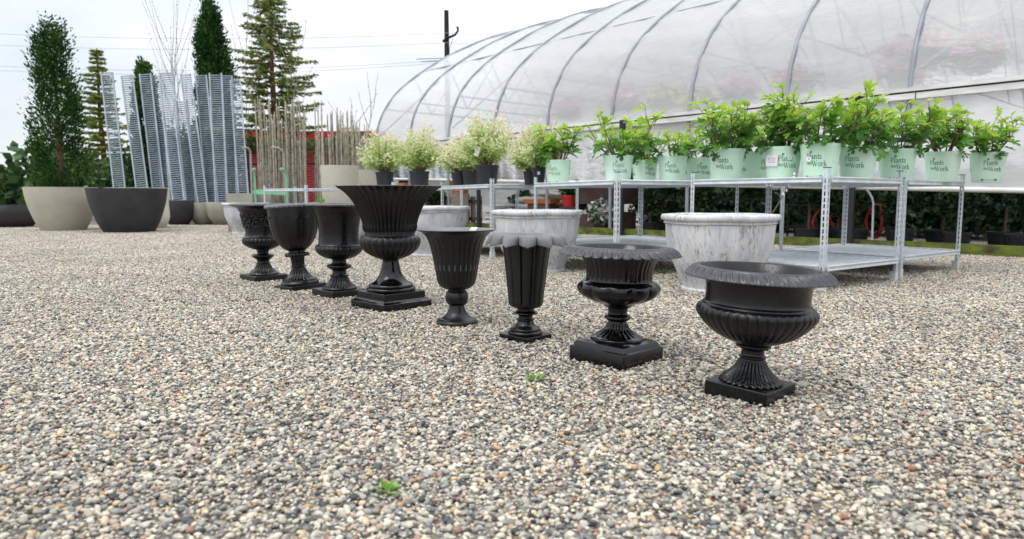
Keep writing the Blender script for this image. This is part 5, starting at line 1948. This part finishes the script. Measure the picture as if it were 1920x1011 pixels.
round_pot("planter_bowl", "charcoal round bowl at the outer left", ground(30, 426), bowl_prof(50 * k, 46 * k), M['charcoal'], "fibre clay bowls")
round_pot("tall_planter", "tall cream planter in front of the bamboo canes", at(640, 14.3), [(0, 0), (.33, 0), (.33, 0), (.36, .7), (.385, 1.40), (.385, 1.40), (.35, 1.40), (.35, 1.40), (.32, .9), (0, .8)], M['cream_dark'], "tall planters")
round_pot("tall_planter", "cream planter half hidden behind the leftmost willow", at(690, 15.6), [(0, 0), (.33, 0), (.33, 0), (.36, .7), (.40, 1.36), (.40, 1.36), (.36, 1.36), (.36, 1.36), (.32, .9), (0, .8)], M['cream_dark'], "tall planters")


def box_planter(px, Y, w_, d_, z1, label):
    t = thing("box_planter", label, "planter", at(px, Y), R(8))
    mb = MB()
    mb.add([(-w_ * .46, -d_ * .46, 0), (w_ * .46, -d_ * .46, 0), (w_ * .46, d_ * .46, 0), (-w_ * .46, d_ * .46, 0), (-w_ / 2, -d_ / 2, z1), (w_ / 2, -d_ / 2, z1), (w_ / 2, d_ / 2, z1), (-w_ / 2, d_ / 2, z1)], ((0, 3, 2, 1), (0, 1, 5, 4), (1, 2, 6, 5), (2, 3, 7, 6), (3, 0, 4, 7)))
    i_ = .03
    mb.add([(-w_ / 2, -d_ / 2, z1), (w_ / 2, -d_ / 2, z1), (w_ / 2, d_ / 2, z1), (-w_ / 2, d_ / 2, z1), (-w_ / 2 + i_, -d_ / 2 + i_, z1), (w_ / 2 - i_, -d_ / 2 + i_, z1), (w_ / 2 - i_, d_ / 2 - i_, z1), (-w_ / 2 + i_, d_ / 2 - i_, z1)], ((0, 1, 5, 4), (1, 2, 6, 5), (2, 3, 7, 6), (3, 0, 4, 7)))
    mb.build("body", M['beige'], t)
    mb = MB()
    mb.box(-w_ / 2 + i_ + .002, w_ / 2 - i_ - .002, -d_ / 2 + i_ + .002, d_ / 2 - i_ - .002, z1 - .09, z1 - .04)
    mb.build("soil", M['soil'], t)


box_planter(456, 15.4, .56, .5, .845, "beige box planter behind the stained white bowl")
box_planter(493, 15.9, .50, .5, .83, "lower beige box planter behind the green hand truck")


# galvanised ladder trellis panels leaning in a row
def trellis(tl, tr, ty, bl, br, Y, label, by=352):
    """panel given by its top and bottom edges in the photo, set up at distance Y, leaning back a little"""
    wid = (abs(tr - tl) + abs(br - bl)) / 2 * Y / FPX
    ztop = zat(ty, Y + .35)
    zb = zat(by, Y)
    b = at((bl + br) / 2, Y, zb)
    tp = at((tl + tr) / 2, Y + .35, ztop)
    d = tp - b
    base = b - d * (zb / d.z)
    ln = (tp - base).length
    zax = (tp - base).normalized()
    xax = Vector((1, .12, 0))
    xax = (xax - zax * xax.dot(zax)).normalized()
    yax = zax.cross(xax)
    t = thing("trellis_panel", label, "trellis", base, 0, "ladder trellis panels leaning in a row")
    t.rotation_euler = Matrix((xax, yax, zax)).transposed().to_euler()
    for sx in (-1, 1):
        mb = MB()
        mb.box(sx * wid / 2 - .018, sx * wid / 2 + .018, -.02, .02, 0, ln)
        mb.build("rail", M['trellis'], t)
    mb = MB()
    z = .04
    while z < ln - .02:
        mb.box(-wid / 2 + .018, wid / 2 - .018, -.012, .012, z, z + .027)
        z += .064
    mb.build("rungs", M['rung'], t)


TP = [(286, 298, 140, 301, 318, 21.0, "steep ladder trellis panel at the left edge, partly cut off"),
      (300, 322, 136, 323, 346, 20.7, "tall ladder trellis panel, second from the left, in front of a low one"),
      (332, 350, 188, 345, 365, 21.2, "shortest ladder trellis panel, between two tall ones"),
      (339, 356, 139, 368, 385, 20.6, "tall ladder trellis panel standing right of the shortest one"),
      (367, 386, 141, 386, 406, 20.8, "ladder trellis panel in the middle of the row, under the dark evergreen's left edge"),
      (393, 415, 137, 404, 425, 20.4, "ladder trellis panel directly in front of the dark evergreen"),
      (416, 434, 142, 424, 443, 20.9, "ladder trellis panel, second from the right end"),
      (434, 448, 150, 445, 466, 20.6, "ladder trellis panel at the right end, in front of the white brick pillar"),
      (306, 325, 208, 321, 343, 20.3, "lower ladder trellis panel leaning over the second tall one"),
      (262, 282, 138, 287, 306, 20.9, "ladder trellis panel at the left, beyond the steep one"),
      (228, 248, 142, 256, 276, 20.7, "ladder trellis panel left of the tall dark planter"),
      (190, 210, 136, 214, 234, 21.0, "ladder trellis panel at the outer left end of the row")]
for tpn in TP:
    trellis(*tpn)
# rail the panels and canes lean on
t = thing("steel_rail", "long thin steel rail that the canes and trellis panels lean on", "rail", at(440, 22.0))
a0, a1 = at(120, 21.9, 0) - at(440, 18.2, 0), at(705, 21.0, 0) - at(440, 18.2, 0)
zr = zat(297, 21.5)
mb = MB(); mb.tube([a0 + Vector((0, 0, zr)), a1 + Vector((0, 0, zr))], .028, 8); mb.build("rail", M['rubber'], t, 60)
for f in (0, .25, .5, .75, 1):
    q = a0.lerp(a1, f)
    mb = MB(); mb.tube([q, q + Vector((0, 0, zr + .05))], .03, 8); mb.build("post", M['rubber'], t, 60)

# bamboo canes
cane_me = []
for v in range(4):
    rd = random.Random(90 + v)
    mb = MB()
    n_ = 16
    pts, x, y = [], 0, 0
    for i in range(n_ + 1):
        x += rd.uniform(-.006, .006)
        y += rd.uniform(-.006, .006)
        pts.append((x, y, 3.0 * i / n_))
    mb.tube(pts, [.026 * (1 - .45 * i / n_) for i in range(n_ + 1)], 8)
    me = bpy.data.meshes.new("bamboo_cane")
    me.from_pydata(mb.v, [], mb.f)
    me.materials.append(M['bamboo'])
    me.shade_smooth()
    cane_me.append(me)
rd = random.Random(44)
ncane = 114
for i in range(ncane):
    f = (i + rd.uniform(-.45, .45)) / ncane
    px = 490 + 203 * f
    env = np.interp(px, [490, 505, 530, 560, 585, 600, 612, 640, 660, 695], [178, 180, 186, 182, 186, 176, 205, 200, 200, 232])
    top = env + abs(rd.gauss(0, 1)) * 17 + rd.choice((0, 0, 4, 30))
    Y = 16.6 + rd.uniform(-.35, .9)
    if 575 < px < 595 and rd.random() < .5:
        continue
    ztop = zat(top, Y)
    o = bpy.data.objects.new("bamboo_cane", cane_me[i % 4])
    COL.objects.link(o)
    o.location = at(px + rd.uniform(-2, 2) - .015 * 0, Y, 0)
    o.rotation_euler = (rd.uniform(-.06, -.01), rd.gauss(0, .012), rd.uniform(0, TAU)) if False else (R(-1.5) * rd.random(), rd.gauss(-.006, .013), 0)
    th_ = rd.uniform(.65, 1.12)
    o.scale = (th_, th_, ztop / 3.0)
    tag(o, "grey brown bamboo cane, one of the many standing in the dense row", "bamboo cane", "bamboo canes standing in a row")


# hand trucks
def hand_truck(px, w_, Y, zt, zc, mat, matn, label, hook=1):
    t = thing("hand_truck", label, "hand truck", at(px, Y), R(-8))
    for sx in (-1, 1):
        mb = MB()
        mb.tube([(sx * w_ / 2, 0, .12), (sx * w_ / 2, 0, zt - .20), (sx * (w_ / 2 - .01), -.02, zt - .08), (sx * (w_ / 2 - .04) + .03 * hook, -.10, zt - .01), (sx * (w_ / 2 - .06) + .06 * hook, -.22, zt)], .026, 8)
        mb.build("upright", M[mat], t, 60)
        mb = MB()
        mb.tube([(sx * (w_ / 2 - .06) + .06 * hook, -.22, zt), (sx * (w_ / 2 - .06) + .066 * hook, -.30, zt - .01)], .031, 8)
        mb.build("grip", M['rubber'] if matn else M[mat], t, 60)
        mb = MB()
        mb.tube([(sx * (w_ / 2 + .03), .08, .12), (sx * (w_ / 2 + .09), .08, .12)], .12, 20)
        mb.build("wheel", M['rubber'], t, 40)
    for z in (.30, zc):
        mb = MB()
        mb.box(-w_ / 2, w_ / 2, -.012, .012, z - .05, z + .05)
        mb.build("crossbar", M[mat], t)
    mb = MB()
    mb.box(-w_ / 2 - .03, w_ / 2 + .03, -.24, .0, .02, .035)
    mb.build("toe_plate", M[mat], t)


hand_truck(511, .74, 15.2, zat(318, 15.2), zat(360, 15.2), 'green_paint', False, "mint green hand truck with curved handles before the bamboo canes", 1)
hand_truck(506, .80, 15.9, zat(278, 15.9), zat(362, 15.9), 'grey_metal', False, "taller grey hand truck standing behind the mint green one", -1)

# red and white building behind
t = thing("low_building", "low white building with a red roof edge and red brick panels behind the canes", "building", at(560, 27.0))
B0 = at(560, 27.0)


def bx(name, x0px, x1px, y0, y1, z0, z1, mat, parent=t):
    a = at(x0px, 27.0).x - B0.x
    b = at(x1px, 27.0).x - B0.x
    mb = MB()
    mb.box(a, b, y0, y1, z0, z1)
    return mb.build(name, M[mat], parent)


zf1, zf0 = zat(246, 26.6), zat(264, 26.6)
bx("wall", 405, 720, 0.0, 6.0, 0, zf0 - .02, 'white_brick')
bx("roof", 400, 724, -.4, 6.3, zf0, zf1, 'red_paint')
bx("gutter", 401, 723, -.34, -.02, zf0 - .16, zf0 - .004, 'roof_grey')
for a, b in ((466, 491), (527, 545), (570, 592), (612, 640)):
    bx("brick_panel", a, b, -.06, -.003, 0, zat(279, 27), 'red_brick')
bx("pillar", 443, 465, -.30, -.003, 0, zf0 - .18, 'white_brick')
bx("window", 648, 668, -.05, -.003, 1.2, 2.5, 'black_post')


# ------------------------------------------------------------------ trees
def spray_cards(name, C, D, size, mat, parent, tint, wid=.45):
    n = len(C)
    D = D / (np.linalg.norm(D, axis=1, keepdims=True) + 1e-9)
    B = np.cross(D, rng.normal(size=(n, 3)))
    B /= np.linalg.norm(B, axis=1, keepdims=True) + 1e-9
    s = size * (0.6 + .8 * rng.random(n))[:, None]
    return cards(name, C, D * s, B * s * wid, mat, parent, tint)


def arborvitae(px, Y, z0, z1, rmax, label, n=15000, seed=1, lumps=1.0):
    p = at(px, Y)
    t = thing("arborvitae", label, "tree", p, 0, "dark columnar evergreens")
    mb = MB()
    mb.tube([(0, 0, 0), (.03, 0, z1 * .4), (0, 0, z1 * .85)], [.13, .10, .03], 8)
    mb.build("trunk", M['trunk'], t, 60)
    r_ = np.random.default_rng(seed)
    nc = 190
    per = int(n * 1.7) // nc
    Cs, Ds, Ts = [], [], []
    for k in range(nc):
        h = (k + r_.random()) / nc
        a = r_.random() * TAU
        prof = float(np.interp(h, [0, .08, .35, .6, .8, .93, 1.0], [.60, .85, 1.0, .84, .66, .46, .10]))
        rr = rmax * prof * (.45 + .55 * r_.random() ** .6) * (1 + .16 * math.sin(a * 3 + h * 15 + seed) * lumps)
        c = np.array([rr * math.cos(a), rr * math.sin(a), z0 + h * (z1 - z0)])
        out = np.array([math.cos(a) * .55, math.sin(a) * .55, 1.0])
        sz = rmax * (.20 + .16 * r_.random())
        q = np.clip(r_.normal(size=(per, 3)), -1.7, 1.7) * np.array([.62, .62, 1.25]) * sz
        Cs.append(c + q + out * sz * .3)
        Ds.append(out + np.array([math.cos(a), math.sin(a), 0]) * r_.random((per, 1)) * .7 + r_.normal(size=(per, 3)) * .4)
        Ts.append(np.clip(r_.random() * .7 + r_.normal(size=per) * .16, 0, 1))
    C, D, tint = np.concatenate(Cs), np.concatenate(Ds), np.concatenate(Ts)
    C[:, 2] = np.maximum(C[:, 2], .1)
    spray_cards("crown", C, D, .062, M['arbor_leaf'], t, tint, .42)
    return t


def spruce(px, Y, ztop, label, rmax, z0=1.2, seed=4, name="spruce_tree"):
    p = at(px, Y)
    t = thing(name, label, "tree", p)
    r_ = random.Random(seed)
    mb = MB()
    mb.tube([(0, 0, 0), (.04, .02, ztop * .3), (-.03, 0, ztop * .6), (0, 0, ztop)], [.16, .125, .08, .015], 9)
    br = mb
    C, D, T = [], [], []
    z = z0
    while z < ztop - .05:
        f = (ztop - z) / (ztop - z0)
        nb = r_.randint(4, 6)
        a0 = r_.uniform(0, TAU)
        for k in range(nb):
            a = a0 + TAU * k / nb + r_.uniform(-.3, .3)
            ln = max(.15, rmax * (f ** .75) * r_.uniform(.55, 1.12))
            n_ = 8
            pts = []
            for i in range(n_ + 1):
                s = i / n_
                pts.append(Vector((math.cos(a) * ln * s, math.sin(a) * ln * s, z + ln * (.16 * s - .34 * s * s + .26 * s ** 3) * (1 if f > .15 else -1))))
            br.tube(pts, [.022 * f * (1 - .8 * i / n_) + .004 for i in range(n_ + 1)], 5, False)
            dir_ = Vector((math.cos(a), math.sin(a), 0))
            sid = Vector((-math.sin(a), math.cos(a), 0))
            i = 0.22
            while i < 1.0:
                b = pts[min(n_, int(i * n_))].lerp(pts[min(n_, int(i * n_) + 1)], i * n_ - int(i * n_)) if i < .999 else pts[-1]
                for sg in (-1, 1):
                    if r_.random() < .26:
                        continue
                    tl = (.12 + .42 * ln * (1 - i) * .5 + .08) * r_.uniform(.5, 1.1)
                    dd = (sid * sg + dir_ * .7 + Vector((0, 0, r_.uniform(-.35, .1)))).normalized()
                    m_ = int(tl / .035) + 2
                    tt = r_.random()
                    for j in range(m_):
                        for _ in range(2):
                            C.append(b + dd * (tl * j / m_) + Vector((r_.gauss(0, .018), r_.gauss(0, .018), r_.gauss(-.012, .02))))
                            D.append(dd + Vector((r_.gauss(0, .5), r_.gauss(0, .5), r_.gauss(-.2, .5))))
                            T.append(min(1, max(0, .30 + .35 * tt + .25 * (j / m_) + r_.gauss(0, .12))))
                i += .085 / max(.4, ln)
        z += r_.uniform(.20, .34) * (.6 + .4 * f)
    br.build("trunk", M['trunk'], t, 60)
    spray_cards("crown", np.array([tuple(c) for c in C]), np.array([tuple(d) for d in D]), .055, M['spruce_leaf'], t, np.array(T), .34)
    return t


def bare_tree(px, Y, z1, label, seed, lean=(0, 0), spread=.5, buds=True, nb=9):
    p = at(px, Y)
    t = thing("bare_sapling", label, "tree", p, 0, "thin bare saplings with buds")
    r_ = random.Random(seed)
    mb = MB()
    C, D, T = [], [], []

    def grow(p0, d, ln, r0, lvl):
        n_ = 12
        pts, p_ = [p0.copy()], p0.copy()
        for i in range(n_):
            d = (d + Vector((r_.gauss(0, .05), r_.gauss(0, .05), .03))).normalized()
            p_ = p_ + d * ln / n_
            pts.append(p_.copy())
            if lvl > 0 or i > n_ * .5:
                for _ in range(2):
                    if r_.random() < .8:
                        C.append(p_ + Vector((r_.gauss(0, .012), r_.gauss(0, .012), r_.gauss(0, .02))))
                        D.append(Vector((r_.gauss(0, 1), r_.gauss(0, 1), r_.gauss(.3, 1))))
                        T.append(r_.uniform(.4, 1))
            if lvl < 1 and i > n_ * .35 and r_.random() < nb / 9:
                a = r_.uniform(0, TAU)
                grow(p_.copy(), (d * .8 + Vector((math.cos(a), math.sin(a), .3)) * spread).normalized(), ln * r_.uniform(.25, .5), r0 * .5, lvl + 1)
        mb.tube(pts, [r0 * (1 - .8 * i / n_) + .002 for i in range(n_ + 1)], 5, False)
    grow(Vector((0, 0, 0)), Vector((lean[0], lean[1], 1)).normalized(), z1, .013, 0)
    mb.build("branches", M['grey_twig'], t, 60)
    spray_cards("leaves", np.array([tuple(c) for c in C]), np.array([tuple(d) for d in D]), .022, M['spruce_leaf'], t, np.array(T), .5)  # these cards are the buds, set loosely along the twigs


def shrub(px, Y, z, r, label, n=2500, mat='bush_leaf', flat=1.0, size=.08, group="shrubs behind the trellis panels"):
    p = at(px, Y)
    t = thing("shrub", label, "shrub", p, 0, group)
    mb = MB()
    for k in range(5):
        a = TAU * k / 5
        mb.tube([(0, 0, 0), (.3 * r * math.cos(a), .3 * r * math.sin(a), z * .5), (.6 * r * math.cos(a), .6 * r * math.sin(a), z)], [.03, .02, .008], 6)
    mb.build("stems", M['bark'], t, 60)
    C, A, B = leaf_sphere(n, (0, 0, z), r, size, .5, flat, .15)
    C[:, 2] = np.maximum(C[:, 2], .05)
    cards("foliage", C, A, B, M[mat], t, np.clip(.35 + .3 * np.sin(C[:, 0] * 4 + C[:, 2] * 5) + rng.normal(size=n) * .2, 0, 1))


arborvitae(411, 24, .3, zat(18, 24), .60, "tall dark evergreen column rising behind the middle trellis panels", 17000, 3)
arborvitae(285, 22, .3, zat(128, 22), .42, "dark evergreen at the left end behind the steep trellis panel", 8000, 5)
arborvitae(120, 24, .3, zat(60, 24), .8, "dark evergreen column at the outer left", 9000, 8)
spruce(521, 24.5, zat(-50, 24.5), "sparse olive green spruce standing behind the bamboo canes", 2.25, 2.3, 4)
spruce(200, 30, zat(90, 30), "second sparse spruce at the outer left", 1.7, 1.5, 9)
for args in ((328, 22.4, zat(84, 22.4), "thin bare sapling leaning left behind the shortest trellis panel", 3, (-.06, 0), .35),
             (346, 22.6, zat(72, 22.6), "upright thin bare sapling behind the trellis panels", 6, (.01, 0), .3),
             (366, 22.5, zat(110, 22.5), "bare sapling between two trellis panels, leaning right", 12, (.03, 0), .4),
             (468, 22.0, zat(62, 22), "tall bare sapling just left of the sparse spruce", 15, (-.04, 0), .45),
             (612, 19.8, zat(215, 19.8), "bare sapling with long arching twigs over the right end of the canes", 21, (.30, 0), .8),
             (640, 20.2, zat(190, 20.2), "bare sapling leaning right between canes and greenhouse", 25, (.34, 0), .6),
             (560, 19.5, zat(120, 19.5), "bare sapling whose twigs cross the right side of the spruce", 29, (.12, 0), .6)):
    bare_tree(*args)
for args in ((300, 23.2, 1.2, .85, "dark green shrub low at the left behind the steep trellis panel", 3000),
             (345, 23.4, 1.3, .9, "green shrub seen through the shortest trellis panel", 3000),
             (392, 23.0, 1.7, 1.0, "tall green shrub seen through the middle trellis panels", 4200),
             (432, 23.0, 1.2, .8, "green shrub seen through the right trellis panels", 2600),
             (318, 24.2, 2.3, 1.0, "tall dark shrub behind the second trellis panel", 3600), (360, 24.6, 2.1, 1.0, "tall dark shrub behind the middle saplings", 3600),
            (240, 23.2, 1.2, 1.0, "green shrub behind the outer left trellis panels", 3000),
             (410, 23.2, 2.7, .8, "upper green shrub right under the dark evergreen", 2600)):
    shrub(*args)
shrub(690, 21.5, 2.3, .55, "yellow green shrub between the canes and the greenhouse end", 1600, 'spruce_leaf', .8, .06)
shrub(660, 24.5, 2.7, .7, "olive shrub behind the last canes", 1600, 'spruce_leaf', .7, .06)
shrub(449, 22.4, 1.1, .35, "small shrub with red leaves in front of the white brick pillar", 500, 'flower_leaf', 1.2, .05)
# vine leaves on the red brick panels
n = 420
C = np.stack([rng.uniform(at(520, 26.8).x, at(640, 26.8).x, n), 26.85 + rng.normal(size=n) * .03, rng.uniform(.3, 2.9, n)], -1)
keep = (np.sin(C[:, 0] * 5) + np.sin(C[:, 0] * 2.3 + C[:, 2] * 2)) > .1
C = C[keep]
D = rng.normal(size=C.shape)
vo = spray_cards("vine", C, D, .05, M['bush_leaf'], None, .5 + .5 * rng.random(len(C)), .7)
tag(vo, "sparse green vine climbing over the red brick panels", "vine")

# distant tree line that closes the horizon
n = 26000
az = rng.uniform(-.95, 1.2, n)
dist = 70 + 14 * rng.random(n)
xx = np.tan(az) * dist
hh = 4.2 + 1.3 * np.sin(xx * .23) + .9 * np.sin(xx * .61 + 1) + .6 * np.sin(xx * 1.7)
C = np.stack([xx, dist, hh * rng.random(n) ** .8], -1)
D = rng.normal(size=(n, 3))
tl_ = spray_cards("tree_line", C, D, .55, M['bush_leaf'], None, np.clip(rng.normal(size=n) * .22 + .35, 0, 1), .7)
tag(tl_, "far off low wood closing the horizon", "woods", kind="stuff")

# utility pole and power lines
PY = 31.0
pz = zat(20, PY)
pp = at(840.5, PY)
t = thing("utility_pole", "dark wooden utility pole rising behind the greenhouse roof", "utility pole", pp)
mb = MB(); mb.tube([(0, 0, 0), (0.02, 0, 4), (0, 0, pz)], [.17, .13, .10], 10); mb.build("pole", M['pole_wood'], t, 60)
ax_ = at(862, PY).x - pp.x
mb = MB()
mb.tube([(-.16, -.02, zat(78, PY)), (0, -.13, zat(74, PY)), (ax_ * .75, -.15, zat(67, PY)), (ax_, -.16, zat(59, PY)), (ax_ * .95, -.16, zat(52, PY))], [.05, .06, .05, .045, .05], 8)
mb.build("lamp_arm", M['pole_wood'], t, 60)
mb = MB()
mb.tube([(.30, -.1, zat(73, PY)), (.13, -.1, zat(92, PY)), (.12, -.1, zat(115, PY))], .010, 5)
mb.build("cable", M['pole_wood'], t, 60)
for z_, w_ in ((zat(112, PY), 1.3), (zat(117, PY), 1.1)):
    mb = MB()
    mb.tube([(-w_, -.12, z_), (.1, -.12, z_ + .04)], .014, 6)
    mb.build("bracket", M['pole_wood'], t, 60)
for (y0, y1, y2, sag, lab) in ((57, 62, 58, .3, "highest thin power line crossing the sky"), (79, 80, 76, .3, "second thin power line crossing the sky"),
                               (117, 112, 104, .4, "third thin power line, level with the pole bracket"), (126, 117, 110, .4, "lowest thin power line passing the pole bracket")):
    Yl = PY - .1
    A0, A1, A2 = at(-120, Yl, zat(y0, Yl)), at(840, Yl, zat(y1, Yl)), at(2100, Yl, zat(y2 + 40, Yl))
    mb = MB()
    pts = [A0.lerp(A1, i / 14) - Vector((0, 0, sag * 4 * (i / 14) * (1 - i / 14))) for i in range(15)] + [A1.lerp(A2, i / 14) - Vector((0, 0, sag * 4 * (i / 14) * (1 - i / 14))) for i in range(1, 15)]
    mb.tube(pts, .009, 5)
    tag(mb.build("power_line", M['wire'], None, 60), lab, "power line", "power lines across the sky")
